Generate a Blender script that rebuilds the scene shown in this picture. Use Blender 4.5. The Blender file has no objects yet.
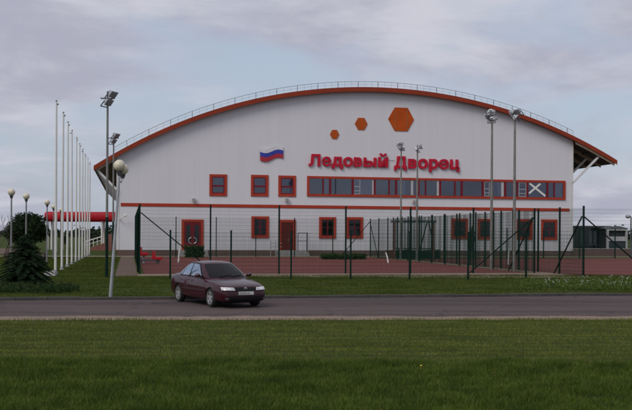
import bpy, math, random
import numpy as np
from mathutils import Vector, Matrix
from mathutils.bvhtree import BVHTree

random.seed(7)
RNG = np.random.default_rng(7)
S = bpy.context.scene
COL = S.collection
R = math.radians

# ------------------------------------------------------------------ camera
F, CX, HY, ROLL, EYE = 920.0, 316.0, 234.5, 0.006, 2.2
cam = bpy.data.cameras.new('camera')
cam.sensor_width = 36
cam.lens = F / 632 * 36
cam.shift_y = (HY - 205) / 632
cam.clip_start = .1
cam.clip_end = 6000
co = bpy.data.objects.new('camera', cam)
co.location = (0, 0, EYE)
co.rotation_euler = (R(90), -ROLL, 0)
COL.objects.link(co)
S.camera = co


def ray(px, py):
    dx, dy = px - CX, py - HY
    x = dx * math.cos(ROLL) + dy * math.sin(ROLL)
    y = -dx * math.sin(ROLL) + dy * math.cos(ROLL)
    return Vector((x / F, 1, -y / F))


def G(px, py, z=0):
    d = ray(px, py)
    k = (z - EYE) / d.z
    return Vector((d.x * k, k, z))


def A(px, py, D):
    d = ray(px, py)
    return Vector((d.x * D, D, EYE + d.z * D))


# building frame: origin at its near left corner, u along the facade, v going back
TH = R(11.5)
U = Vector((math.cos(TH), math.sin(TH), 0))
V = Vector((-math.sin(TH), math.cos(TH), 0))
O = G(117.5, 255.6)


def fac(px, py, t=0.0):
    d = ray(px, py)
    o = Vector((0, 0, EYE))
    k = (t - (o - O).dot(V)) / d.dot(V)
    p = o + d * k
    return (p - O).dot(U), p.z


# ------------------------------------------------------------------ object helpers
def tag(o, label=None, cat=None, group=None, kind=None):
    if label: o['label'] = label
    if cat: o['category'] = cat
    if group: o['group'] = group
    if kind: o['kind'] = kind
    return o


def thing(name, label, cat, loc=(0, 0, 0), rz=0, group=None):
    o = bpy.data.objects.new(name, None)
    o.empty_display_size = .3
    o.location = loc
    o.rotation_euler = (0, 0, rz)
    COL.objects.link(o)
    return tag(o, label, cat, group)


def copy_tree(o, parent=None):
    c = o.copy()
    COL.objects.link(c)
    c.parent = parent
    for ch in list(o.children):
        copy_tree(ch, c)
    return c


def link(name, me, mat, parent=None):
    if mat is not None:
        me.materials.clear()
        me.materials.append(mat)
    o = bpy.data.objects.new(name, me)
    COL.objects.link(o)
    if parent is not None: o.parent = parent
    return o


class MB:
    def __init__(s):
        s.v, s.f = [], []

    def add(s, vs, fs):
        n = len(s.v)
        s.v += [tuple(v) for v in vs]
        s.f += [tuple(i + n for i in f) for f in fs]
        return s

    def box(s, x0, x1, y0, y1, z0, z1):
        return s.add([(x0, y0, z0), (x1, y0, z0), (x1, y1, z0), (x0, y1, z0), (x0, y0, z1), (x1, y0, z1), (x1, y1, z1), (x0, y1, z1)],
                     [(0, 3, 2, 1), (4, 5, 6, 7), (0, 1, 5, 4), (1, 2, 6, 5), (2, 3, 7, 6), (3, 0, 4, 7)])

    def bar(s, a, b, w, h=None, up=(0, 0, 1)):
        """box section from a to b"""
        a, b = Vector(a), Vector(b)
        h = h or w
        d = (b - a).normalized()
        up = Vector(up)
        if abs(d.dot(up)) > .98: up = Vector((1, 0, 0)) if abs(d.x) < .9 else Vector((0, 1, 0))
        x = d.cross(up).normalized()
        y = x.cross(d).normalized()
        vs = []
        for p in (a, b):
            for sx, sy in ((-1, -1), (1, -1), (1, 1), (-1, 1)):
                vs.append(p + x * sx * w / 2 + y * sy * h / 2)
        return s.add(vs, [(0, 1, 2, 3), (7, 6, 5, 4), (0, 4, 5, 1), (1, 5, 6, 2), (2, 6, 7, 3), (3, 7, 4, 0)])

    def tube(s, pts, rad, n=8, cap=True):
        pts = [Vector(p) for p in pts]
        rs = rad if isinstance(rad, (list, tuple)) else [rad] * len(pts)
        base = len(s.v)
        prevx = None
        for i, p in enumerate(pts):
            d = (pts[min(i + 1, len(pts) - 1)] - pts[max(i - 1, 0)]).normalized()
            ref = prevx if prevx is not None else (Vector((0, 1, 0)) if abs(d.y) < .9 else Vector((1, 0, 0)))
            x = (ref - d * ref.dot(d)).normalized()
            y = d.cross(x)
            prevx = x
            for k in range(n):
                a = 2 * math.pi * k / n
                s.v.append(tuple(p + (x * math.cos(a) + y * math.sin(a)) * rs[i]))
        for i in range(len(pts) - 1):
            for k in range(n):
                a, b = base + i * n + k, base + i * n + (k + 1) % n
                s.f.append((a, b, b + n, a + n))
        if cap:
            s.f.append(tuple(base + k for k in reversed(range(n))))
            s.f.append(tuple(base + (len(pts) - 1) * n + k for k in range(n)))
        return s

    def lathe(s, prof, c=(0, 0, 0), n=24, axis='z'):
        """prof: list of (radius, height)"""
        base = len(s.v)
        for r, h in prof:
            for k in range(n):
                a = 2 * math.pi * k / n
                p = (r * math.cos(a), r * math.sin(a), h)
                if axis == 'y': p = (p[0], p[2], p[1])
                s.v.append((p[0] + c[0], p[1] + c[1], p[2] + c[2]))
        for i in range(len(prof) - 1):
            for k in range(n):
                a, b = base + i * n + k, base + i * n + (k + 1) % n
                s.f.append((a, b, b + n, a + n))
        s.f.append(tuple(base + k for k in reversed(range(n))))
        s.f.append(tuple(base + (len(prof) - 1) * n + k for k in range(n)))
        return s

    def ball(s, c, r, n=20, m=12, sz=1.0):
        prof = [(max(1e-4, r * math.sin(math.pi * i / m)), -r * sz * math.cos(math.pi * i / m)) for i in range(m + 1)]
        return s.lathe(prof, c, n)

    def prism(s, poly, y0, y1):
        """poly in (x,z), extruded along y"""
        n = len(poly)
        vs = [(x, y0, z) for x, z in poly] + [(x, y1, z) for x, z in poly]
        fs = [tuple(range(n)), tuple(reversed(range(n, 2 * n)))]
        fs += [(i, i + n, (i + 1) % n + n, (i + 1) % n) for i in range(n)]
        return s.add(vs, fs)

    def mesh(s, name, smooth=False):
        me = bpy.data.meshes.new(name)
        me.from_pydata(s.v, [], s.f)
        import bmesh
        bm = bmesh.new()
        bm.from_mesh(me)
        bmesh.ops.recalc_face_normals(bm, faces=bm.faces)
        bm.to_mesh(me)
        bm.free()
        if smooth:
            me.shade_smooth()
            try: me.set_sharp_from_angle(angle=R(40))
            except Exception: pass
        return me

    def build(s, name, mat, parent=None, smooth=False):
        return link(name, s.mesh(name, smooth), mat, parent)


def fast_mesh(name, verts, loop_idx, loop_tot):
    me = bpy.data.meshes.new(name)
    me.vertices.add(len(verts))
    me.vertices.foreach_set('co', np.asarray(verts, np.float32).ravel())
    me.loops.add(len(loop_idx))
    me.loops.foreach_set('vertex_index', np.asarray(loop_idx, np.int32))
    me.polygons.add(len(loop_tot))
    st = np.concatenate(([0], np.cumsum(loop_tot)[:-1]))
    me.polygons.foreach_set('loop_start', st.astype(np.int32))
    try: me.polygons.foreach_set('loop_total', np.asarray(loop_tot, np.int32))
    except Exception: pass
    me.update(calc_edges=True)
    me.validate()
    return me


# ------------------------------------------------------------------ materials
def new_mat(name):
    m = bpy.data.materials.new(name)
    m.use_nodes = True
    nt = m.node_tree
    b = nt.nodes['Principled BSDF']
    return m, nt, b


def N(nt, typ, **kw):
    n = nt.nodes.new(typ)
    for k, v in kw.items():
        if k in n.inputs: n.inputs[k].default_value = v
        else: setattr(n, k, v)
    return n


def mix_col(nt, fac_out, a, b):
    m = nt.nodes.new('ShaderNodeMix')
    m.data_type = 'RGBA'
    if hasattr(fac_out, 'links'): nt.links.new(fac_out, m.inputs[0])
    else: m.inputs[0].default_value = fac_out
    for i, c in ((6, a), (7, b)):
        if hasattr(c, 'links'): nt.links.new(c, m.inputs[i])
        else: m.inputs[i].default_value = (*c, 1)
    return m.outputs[2]


def M(name, col, rough=.6, metal=0, spec=.5, var=.12, scale=3.0, bump=0, bscale=20, col2=None, coat=0, stretch=None):
    m, nt, b = new_mat(name)
    tc = N(nt, 'ShaderNodeTexCoord')
    src = tc.outputs['Object']
    if stretch:
        mp = N(nt, 'ShaderNodeMapping')
        mp.inputs['Scale'].default_value = stretch
        nt.links.new(src, mp.inputs[0])
        src = mp.outputs[0]
    ns = N(nt, 'ShaderNodeTexNoise', Scale=scale, Detail=6.0, Roughness=.6)
    nt.links.new(src, ns.inputs['Vector'])
    rp = N(nt, 'ShaderNodeMapRange')
    rp.inputs[1].default_value = .3
    rp.inputs[2].default_value = .7
    nt.links.new(ns.outputs[0], rp.inputs[0])
    c2 = col2 or tuple(c * (1 + var) for c in col)
    c1 = col if col2 else tuple(c * (1 - var) for c in col)
    nt.links.new(mix_col(nt, rp.outputs[0], c1, c2), b.inputs['Base Color'])
    b.inputs['Roughness'].default_value = rough
    b.inputs['Metallic'].default_value = metal
    b.inputs['Specular IOR Level'].default_value = spec
    if coat:
        b.inputs['Coat Weight'].default_value = coat
        b.inputs['Coat Roughness'].default_value = .04
    if bump:
        n2 = N(nt, 'ShaderNodeTexNoise', Scale=bscale, Detail=4.0)
        nt.links.new(src, n2.inputs['Vector'])
        bp = N(nt, 'ShaderNodeBump', Strength=bump, Distance=.02)
        nt.links.new(n2.outputs[0], bp.inputs['Height'])
        nt.links.new(bp.outputs[0], b.inputs['Normal'])
    return m


def island_mat(name, cols, rough=.75, spec=.06, trans=.25, patch=None):
    """foliage: every blade or leaf gets its own shade"""
    m, nt, b = new_mat(name)
    g = N(nt, 'ShaderNodeNewGeometry')
    cr = N(nt, 'ShaderNodeValToRGB')
    el = cr.color_ramp.elements
    while len(el) < len(cols): el.new(.5)
    for i, c in enumerate(cols):
        el[i].position = i / (len(cols) - 1)
        el[i].color = (*c, 1)
    nt.links.new(g.outputs['Random Per Island'], cr.inputs[0])
    colr = cr.outputs[0]
    if patch:
        tc = N(nt, 'ShaderNodeTexCoord')
        mp = N(nt, 'ShaderNodeMapping')
        mp.inputs['Scale'].default_value = patch
        nt.links.new(tc.outputs['Object'], mp.inputs[0])
        ns = N(nt, 'ShaderNodeTexNoise', Scale=1.0, Detail=5.0, Roughness=.65)
        nt.links.new(mp.outputs[0], ns.inputs['Vector'])
        mr = N(nt, 'ShaderNodeMapRange')
        mr.inputs[1].default_value, mr.inputs[2].default_value = .34, .66
        nt.links.new(ns.outputs[0], mr.inputs[0])
        mu = nt.nodes.new('ShaderNodeMix')
        mu.data_type = 'RGBA'
        mu.blend_type = 'MULTIPLY'
        mu.inputs[0].default_value = 1
        nt.links.new(colr, mu.inputs[6])
        nt.links.new(mix_col(nt, mr.outputs[0], (.60, .66, .62), (1.48, 1.36, 1.28)), mu.inputs[7])
        colr = mu.outputs[2]
    nt.links.new(colr, b.inputs['Base Color'])
    b.inputs['Roughness'].default_value = rough
    b.inputs['Specular IOR Level'].default_value = spec
    if trans:
        t = N(nt, 'ShaderNodeBsdfTranslucent')
        nt.links.new(colr, t.inputs[0])
        mx = N(nt, 'ShaderNodeMixShader')
        mx.inputs[0].default_value = trans
        nt.links.new(b.outputs[0], mx.inputs[1])
        nt.links.new(t.outputs[0], mx.inputs[2])
        nt.links.new(mx.outputs[0], nt.nodes['Material Output'].inputs[0])
    return m


def glass_mat(name, tint, gloss, rough=.03, glossc=(.9, .93, 1)):
    """window pane: see-through with a mirror-like surface"""
    m, nt, b = new_mat(name)
    tr = N(nt, 'ShaderNodeBsdfTransparent')
    tr.inputs[0].default_value = (*tint, 1)
    gl = N(nt, 'ShaderNodeBsdfGlossy', Roughness=rough)
    gl.inputs[0].default_value = (*glossc, 1)
    fr = N(nt, 'ShaderNodeFresnel', IOR=1.5)
    ad = N(nt, 'ShaderNodeMath', operation='ADD')
    nt.links.new(fr.outputs[0], ad.inputs[0])
    ad.inputs[1].default_value = gloss
    mx = N(nt, 'ShaderNodeMixShader')
    nt.links.new(ad.outputs[0], mx.inputs[0])
    nt.links.new(tr.outputs[0], mx.inputs[1])
    nt.links.new(gl.outputs[0], mx.inputs[2])
    nt.links.new(mx.outputs[0], nt.nodes['Material Output'].inputs[0])
    return m


def panel_mat():
    """white sandwich-panel cladding with fine vertical ribs and faint streaks"""
    m, nt, b = new_mat('white_cladding')
    tc = N(nt, 'ShaderNodeTexCoord')
    sp = N(nt, 'ShaderNodeSeparateXYZ')
    nt.links.new(tc.outputs['Object'], sp.inputs[0])
    fr = N(nt, 'ShaderNodeMath', operation='FRACT')
    nt.links.new(sp.outputs[0], fr.inputs[0])
    seam = N(nt, 'ShaderNodeMath', operation='LESS_THAN')
    seam.inputs[1].default_value = .045
    nt.links.new(fr.outputs[0], seam.inputs[0])
    mp = N(nt, 'ShaderNodeMapping')
    mp.inputs['Scale'].default_value = (1.1, 1.1, .07)
    nt.links.new(tc.outputs['Object'], mp.inputs[0])
    ns = N(nt, 'ShaderNodeTexNoise', Scale=1.3, Detail=6.0, Roughness=.65)
    nt.links.new(mp.outputs[0], ns.inputs['Vector'])
    fl = N(nt, 'ShaderNodeMath', operation='FLOOR')
    nt.links.new(sp.outputs[0], fl.inputs[0])
    wn = N(nt, 'ShaderNodeTexWhiteNoise', noise_dimensions='1D')
    nt.links.new(fl.outputs[0], wn.inputs['W'])
    c = mix_col(nt, ns.outputs[0], (.60, .60, .628), (.68, .675, .705))
    c2 = mix_col(nt, wn.outputs[0], (.985, .985, .985), (1, 1, 1))
    mu = nt.nodes.new('ShaderNodeMix')
    mu.data_type = 'RGBA'
    mu.blend_type = 'MULTIPLY'
    mu.inputs[0].default_value = 1
    nt.links.new(c, mu.inputs[6])
    nt.links.new(c2, mu.inputs[7])
    c = mix_col(nt, seam.outputs[0], mu.outputs[2], (.605, .60, .625))
    nt.links.new(c, b.inputs['Base Color'])
    b.inputs['Roughness'].default_value = .55
    b.inputs['Specular IOR Level'].default_value = .3
    bp = N(nt, 'ShaderNodeBump', Strength=.15, Distance=.01, invert=True)
    nt.links.new(seam.outputs[0], bp.inputs['Height'])
    nt.links.new(bp.outputs[0], b.inputs['Normal'])
    return m


def brick_mat(name, c1, c2, mort, sc):
    m, nt, b = new_mat(name)
    tc = N(nt, 'ShaderNodeTexCoord')
    mp = N(nt, 'ShaderNodeMapping')
    mp.inputs['Rotation'].default_value = (R(90), 0, 0)
    nt.links.new(tc.outputs['Object'], mp.inputs[0])
    bt = N(nt, 'ShaderNodeTexBrick', Scale=sc)
    bt.inputs['Color1'].default_value = (*c1, 1)
    bt.inputs['Color2'].default_value = (*c2, 1)
    bt.inputs['Mortar'].default_value = (*mort, 1)
    nt.links.new(mp.outputs[0], bt.inputs['Vector'])
    ns = N(nt, 'ShaderNodeTexNoise', Scale=1.2, Detail=5.0)
    nt.links.new(tc.outputs['Object'], ns.inputs['Vector'])
    nt.links.new(mix_col(nt, ns.outputs[0], tuple(x * .7 for x in c1), bt.outputs[0]), b.inputs['Base Color'])
    b.inputs['Roughness'].default_value = .85
    return m


def ground_mat(name, cols, sc=(1, 1, 1), scales=(.25, 3.0, 40.0), rough=.9, bump=.3, spec=.06):
    """three octaves of patches mixed, for soil, turf, asphalt, court"""
    m, nt, b = new_mat(name)
    tc = N(nt, 'ShaderNodeTexCoord')
    mp = N(nt, 'ShaderNodeMapping')
    mp.inputs['Scale'].default_value = sc
    nt.links.new(tc.outputs['Object'], mp.inputs[0])
    outs = []
    for s in scales:
        n = N(nt, 'ShaderNodeTexNoise', Scale=s, Detail=5.0, Roughness=.6)
        nt.links.new(mp.outputs[0], n.inputs['Vector'])
        r = N(nt, 'ShaderNodeMapRange')
        r.inputs[1].default_value = .35
        r.inputs[2].default_value = .65
        nt.links.new(n.outputs[0], r.inputs[0])
        outs.append(r.outputs[0])
    a = mix_col(nt, outs[0], cols[0], cols[1])
    c = mix_col(nt, outs[1], cols[2], cols[3])
    d = mix_col(nt, .5, a, c)
    mu = nt.nodes.new('ShaderNodeMix')
    mu.data_type = 'RGBA'
    mu.blend_type = 'MULTIPLY'
    mu.inputs[0].default_value = 1
    nt.links.new(d, mu.inputs[6])
    nt.links.new(mix_col(nt, outs[2], (.7, .7, .7), (1.25, 1.25, 1.25)), mu.inputs[7])
    nt.links.new(mu.outputs[2], b.inputs['Base Color'])
    b.inputs['Roughness'].default_value = rough
    b.inputs['Specular IOR Level'].default_value = spec
    if bump:
        bp = N(nt, 'ShaderNodeBump', Strength=bump, Distance=.02)
        nt.links.new(outs[2], bp.inputs['Height'])
        nt.links.new(bp.outputs[0], b.inputs['Normal'])
    return m


m_wall = panel_mat()
m_fascia = M('orange_fascia', (.25, .036, .014), .55, spec=.2, var=.10, scale=1.0)
m_trim = M('orange_trim', (.36, .042, .020), .55, spec=.2, var=.10, scale=1.5)
m_mull = M('crimson_frame', (.16, .010, .020), .5, spec=.2, var=.1)
m_hex = M('rust_panel', (.42, .070, .008), .55, spec=.15, var=.12, scale=1.2)
m_hexline = M('ochre_strip', (.30, .10, .025), .5)
m_letter = M('red_letter', (.46, .008, .030), .45, spec=.25, var=.05)
m_letter_side = m_letter
m_plinth = brick_mat('brown_plinth', (.13, .075, .065), (.17, .10, .085), (.16, .13, .12), 2.5)
m_brick = brick_mat('red_brick', (.20, .065, .05), (.25, .09, .065), (.2, .16, .14), 2.5)
m_roof = M('grey_roof_sheet', (.38, .38, .39), .5, var=.1)
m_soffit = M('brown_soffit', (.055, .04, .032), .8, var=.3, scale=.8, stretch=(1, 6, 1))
m_timber = M('beige_timber', (.30, .23, .17), .7, var=.2, scale=2)
m_strut = M('white_steel', (.62, .61, .60), .45, var=.08)
m_grey = M('grey_steel', (.34, .34, .35), .45, metal=.3, var=.12)
m_galv = M('galvanised_steel', (.42, .43, .45), .4, metal=.55, var=.15, scale=6)
m_darkgrey = M('dark_grey_metal', (.07, .072, .08), .5, var=.2)
m_rail = M('railing_steel', (.16, .16, .17), .5, var=.2)
m_green = M('green_coated_steel', (.004, .019, .013), .6, spec=.12, var=.25, scale=4)
m_wire = M('green_wire', (.006, .026, .018), .6, spec=.1, var=.2)
m_white = M('white_paint', (.72, .70, .66), .5, var=.08, scale=4)
m_pole = M('white_flagpole_paint', (.66, .645, .61), .4, var=.1, scale=2, stretch=(1, 1, .3))
m_globe = M('cream_globe', (.62, .56, .43), .35, var=.14, scale=6)
m_lamppole = M('lamp_pole_steel', (.20, .20, .21), .55, metal=.2, var=.2, scale=3)
m_glass = glass_mat('window_glass', (.80, .85, .92), .035)
m_glass_low = glass_mat('lower_window_glass', (.5, .5, .5), .0, .05)
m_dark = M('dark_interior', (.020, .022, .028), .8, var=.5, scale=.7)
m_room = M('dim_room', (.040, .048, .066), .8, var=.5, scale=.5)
m_curtain = M('grey_curtain', (.27, .28, .31), .85, var=.25, scale=3, stretch=(6, 1, .4))
m_door = M('dark_red_door', (.10, .014, .012), .5, spec=.2, var=.15)
m_red = M('red_plastic', (.50, .012, .022), .45, spec=.25, var=.1)
m_canopy = M('red_canopy_sheet', (.38, .010, .020), .5, spec=.2, var=.12, scale=1)
m_fw = M('flag_white', (.62, .62, .64), .5, var=.05)
m_fb = M('flag_blue', (.020, .035, .30), .45, var=.08)
m_fr = M('flag_red', (.36, .012, .03), .45, var=.08)
m_concrete = M('concrete', (.26, .25, .24), .85, var=.25, scale=5, bump=.3)
m_bark = M('bark', (.075, .055, .042), .9, var=.3, scale=8, bump=.6)
m_asphalt = ground_mat('asphalt', [(.078, .059, .059), (.098, .074, .073), (.074, .057, .058), (.096, .074, .074)],
                       sc=(.5, 1.6, 1), scales=(.22, 1.4, 55), rough=.85, bump=.25)
def wear(m, crack=.9, tracks=True):
    nt = m.node_tree
    b = nt.nodes['Principled BSDF']
    src = b.inputs['Base Color'].links[0].from_socket
    tc = N(nt, 'ShaderNodeTexCoord')
    ns = N(nt, 'ShaderNodeTexNoise', Scale=.8, Detail=4.0)
    nt.links.new(tc.outputs['Object'], ns.inputs['Vector'])
    ad = N(nt, 'ShaderNodeVectorMath', operation='ADD')
    nt.links.new(tc.outputs['Object'], ad.inputs[0])
    nt.links.new(ns.outputs['Color'], ad.inputs[1])
    vo = N(nt, 'ShaderNodeTexVoronoi', feature='DISTANCE_TO_EDGE', Scale=.28)
    nt.links.new(ad.outputs[0], vo.inputs['Vector'])
    lt = N(nt, 'ShaderNodeMapRange')
    lt.inputs[1].default_value, lt.inputs[2].default_value = .0, .012
    lt.inputs[3].default_value, lt.inputs[4].default_value = crack, 0
    nt.links.new(vo.outputs['Distance'], lt.inputs[0])
    c = mix_col(nt, lt.outputs[0], src, (.03, .026, .026))
    # mended squares with their own tone
    v2 = N(nt, 'ShaderNodeTexVoronoi', feature='F1', distance='CHEBYCHEV', Scale=.16)
    mp = N(nt, 'ShaderNodeMapping')
    mp.inputs['Rotation'].default_value = (0, 0, -TH)
    mp.inputs['Scale'].default_value = (.6, 1.6, 1)
    nt.links.new(tc.outputs['Object'], mp.inputs[0])
    nt.links.new(mp.outputs[0], v2.inputs['Vector'])
    sp = N(nt, 'ShaderNodeSeparateXYZ')
    nt.links.new(v2.outputs['Color'], sp.inputs[0])
    gt = N(nt, 'ShaderNodeMath', operation='GREATER_THAN')
    gt.inputs[1].default_value = .72
    nt.links.new(sp.outputs[0], gt.inputs[0])
    k = N(nt, 'ShaderNodeMath', operation='MULTIPLY')
    k.inputs[1].default_value = .35
    nt.links.new(gt.outputs[0], k.inputs[0])
    c = mix_col(nt, k.outputs[0], c, (.050, .042, .043))
    # dusty lengthwise bands worn by wheels
    m2 = N(nt, 'ShaderNodeMapping')
    m2.inputs['Rotation'].default_value = (0, 0, -TH * .7)
    m2.inputs['Scale'].default_value = (.03, .75, 1)
    nt.links.new(tc.outputs['Object'], m2.inputs[0])
    n2 = N(nt, 'ShaderNodeTexNoise', Scale=1.0, Detail=3.0)
    nt.links.new(m2.outputs[0], n2.inputs['Vector'])
    mr = N(nt, 'ShaderNodeMapRange')
    mr.inputs[1].default_value, mr.inputs[2].default_value = .42, .62
    mr.inputs[4].default_value = .45
    nt.links.new(n2.outputs[0], mr.inputs[0])
    c = mix_col(nt, mr.outputs[0], c, (.125, .100, .092))
    nt.links.new(c, b.inputs['Base Color'])
wear(m_asphalt)
m_court = ground_mat('red_court', [(.125, .042, .038), (.165, .054, .048), (.13, .046, .040), (.185, .068, .060)],
                     sc=(.5, 1.5, 1), scales=(.12, .8, 25), rough=.8, bump=.1)
m_sand = ground_mat('sandy_gravel', [(.21, .155, .12), (.27, .205, .16), (.18, .14, .11), (.29, .22, .175)],
                    scales=(.5, 3, 60), rough=.95)
m_path = ground_mat('brown_paving', [(.125, .088, .070), (.155, .112, .09), (.11, .08, .066), (.165, .12, .10)],
                    scales=(.3, 2, 30), rough=.9)
m_pale = ground_mat('pale_path', [(.20, .18, .135), (.24, .21, .16), (.19, .17, .13), (.25, .22, .17)], scales=(.3, 2, 30))
m_kerb = ground_mat('dark_kerb', [(.055, .050, .050), (.085, .078, .075), (.06, .055, .052), (.10, .09, .085)], scales=(.6, 4, 40))
m_soil = ground_mat('turf_soil', [(.036, .060, .012), (.056, .080, .018), (.030, .046, .010), (.070, .076, .024)],
                    scales=(.12, 1.6, 22), rough=.95, bump=.5)

# ------------------------------------------------------------------ the setting: ground, road, court
def sheet(name, pts, z, mat, kind='structure'):
    mb = MB()
    mb.add([(p[0], p[1], z) for p in pts], [tuple(range(len(pts)))])
    return tag(mb.build(name, mat), kind=kind)


def line_at(p, d, x):
    """point of the line p + k d with this x"""
    k = (x - p[0]) / d[0]
    return Vector((x, p[1] + d[1] * k, 0))


n_ = 40
gm = MB()
gm.add([(-2500, -60, 0), (2500, -60, 0), (2500, 4500, 0), (-2500, 4500, 0)], [(0, 1, 2, 3)])
tag(gm.build('ground', m_soil), kind='structure')

far_p, far_d = G(316, 298.2), U
nl, nr = G(0, 316.4), G(632, 316.4)
sl, sr = G(0, 320.6), G(632, 320.0)
XL_, XR_ = -45, 45
near_d = (nr - nl)
strip_d = (sr - sl)
sheet('road', [line_at(nl, near_d, XL_), line_at(nr, near_d, XR_), line_at(far_p, far_d, XR_), line_at(far_p, far_d, XL_)], .004, m_asphalt)
rag = [line_at(nl, near_d, x_) + Vector((0, random.uniform(-.10, .07) + .12 * math.sin(x_ * 1.3) * math.sin(x_ * .37), 0)) for x_ in np.arange(XR_, XL_ - .1, -.22)]
sheet('road_shoulder', [line_at(sl, strip_d, XL_), line_at(sr, strip_d, XR_)] + rag, .008, m_sand)
gr_ = MB()
for _ in range(420):     # loose grit on the road edge
    x_ = random.uniform(-11, 11)
    p_ = line_at(nl, near_d, x_) + Vector((0, random.expovariate(2.2) - .15, 0))
    q_ = random.uniform(.006, .015)
    gr_.add([(p_.x - q_, p_.y, .008), (p_.x + q_, p_.y - q_, .008), (p_.x + q_ * .3, p_.y + q_, .008), (p_.x, p_.y, .010 + q_)], [(0, 2, 1), (0, 1, 3), (1, 2, 3), (2, 0, 3)])
tag(gr_.build('loose_grit', m_sand), kind='stuff')
# far kerb: individual stones as one run
kb = MB()
k0 = line_at(far_p, far_d, XL_)
ln = (line_at(far_p, far_d, XR_) - k0).length
x = 0
while x < ln:
    z = .10 + random.uniform(-.012, .012)
    a = k0 + U * (x + .006)
    b = k0 + U * (x + .994)
    off = V * random.uniform(-.008, .008)
    pts = [a + off, b + off, b + off + V * .16, a + off + V * .16]
    vs = [(p.x, p.y, 0) for p in pts] + [(p.x, p.y, z - (.015 if i < 2 else 0)) for i, p in enumerate(pts)]
    kb.add(vs, [(3, 2, 1, 0), (4, 5, 6, 7), (0, 1, 5, 4), (1, 2, 6, 5), (2, 3, 7, 6), (3, 0, 4, 7)])
    x += 1.0
tag(kb.build('kerb', m_kerb), kind='structure')

# fence frame (court A): near left corner, pitch of posts
FA = G(139.5, 274.2)
FW, FD, NW, ND = 22.85, 37.6, 6, 12
FAr = FA + U * FW
FB = G(583.3, 276.2)
FBd = 2.85


def uv(p, s, t):
    return p + U * s + V * t


sheet('sports_court', [uv(FA, .25, .5), uv(FA, FW - .25, .5), uv(FA, FW - .25, FD - .4), uv(FA, .25, FD - .4)], .008, m_court)
sheet('second_sports_court', [uv(FB, .25, .5), uv(FB, 40, .5), uv(FB, 40, FD - .4), uv(FB, .25, FD - .4)], .008, m_court)
sheet('sandy_path', [uv(FA, -.1, -2.4), uv(FB, .2, -2.4 + 0), uv(FB, .2, FD * .9), uv(FA, FW + .1, FD * .9), uv(FA, FW + .1, .45), uv(FA, -.1, .45)], .004, m_sand)
PV = G(114.5, 277)
sheet('paved_path', [PV, uv(FA, -.12, -1.9), uv(FA, -.12, FD + 1), PV + V * (FD + 2.5)], .006, m_path)
# path in front of the hall and the square at its left
pc = O - V * 5.0
sheet('hall_path', [pc - U * 40, pc + U * 75, pc + U * 75 + V * 3.6, pc - U * 40 + V * 3.6], .010, m_pale)
q0 = G(-40, 254), 
sheet('side_square', [G(-60, 255), G(19, 253.6), G(24, 248.5), G(-60, 248)], .012, m_path)

# ------------------------------------------------------------------ the ice palace
bl = thing('sports_hall', 'large white arched hall with orange roof edge, window strip and brown plinth', 'building', O, TH)
DEPTH = 58.0
WR = fac(571.8, 200)[0]          # width of the facade
arc_px = [(95.2, 164.7), (110.6, 155.9), (128.9, 145.6), (143.6, 137.3), (162.5, 129.2), (182, 121), (203.9, 112.9), (223, 107.1), (240, 102.6),
          (262, 97.5), (284, 93.1), (303, 90.2), (320, 88.8), (342, 87.9), (361, 87.3), (380.8, 87.6), (400, 88.8), (419, 90.2),
          (440.3, 93.1), (460, 96.8), (480, 101.6), (496.8, 106.1), (515, 111.9), (532.7, 118), (551, 125.3), (572, 135.8), (594, 147.1), (617.3, 159.8)]
T0 = -.7
ap = np.array([fac(px, py, T0) for px, py in arc_px])
ks = np.polyfit((ap[:, 0] - 24) / 24, ap[:, 1], 4)
SL, SR = ap[0, 0] - .15, ap[-1, 0]
def arc(s): return float(np.polyval(ks, (s - 24) / 24))
ss = np.linspace(SL, SR, 65)

# walls
wb = MB()
wt = [(s, arc(s) - .34) for s in np.linspace(0, WR, 41)]
poly = [(0, .57), (WR, .57)] + wt[::-1]
wb.prism(poly, 0, DEPTH)
wall = wb.build('wall', m_wall, bl)
MB().box(-.05, WR + .05, -.06, DEPTH + .05, 0, .568).build('plinth', m_plinth, bl)
# thin corner trims
for s in (0, WR):
    zt = arc(s) - .42
    MB().box(s - .14, s + .14, -.035, .25, .575, zt).build('corner_trim', m_strut, bl)

# roof: a curved slab, orange fascia on its front edge
def slab(s_list, top, th, t0, t1):
    mb = MB()
    n = len(s_list)
    vs = []
    for t in (t0, t1):
        for s in s_list: vs.append((s, t, top(s)))
        for s in s_list: vs.append((s, t, top(s) - th))
    fs = []
    for i in range(n - 1):
        fs += [(i, i + 1, i + 1 + 2 * n, i + 2 * n), (n + i, n + i + 1 + 0, 3 * n + i + 1, 3 * n + i)]
        fs += [(i, i + 1, n + i + 1, n + i), (2 * n + i, 2 * n + i + 1, 3 * n + i + 1, 3 * n + i)]
    fs += [(0, n, 3 * n, 2 * n), (n - 1, 2 * n - 1, 4 * n - 1, 3 * n - 1)]
    return mb.add(vs, fs)


roof = slab(list(ss), lambda s: arc(s) - .05, .22, T0 + .08, DEPTH + .7).build('roof', m_roof, bl, True)
slab(list(ss), arc, .46, T0 - .02, T0 + .078).build('fascia', m_fascia, roof)
slab(list(ss), lambda s: arc(s) - .272, .06, T0 + .10, DEPTH + .5).build('soffit', m_soffit, roof)
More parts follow.
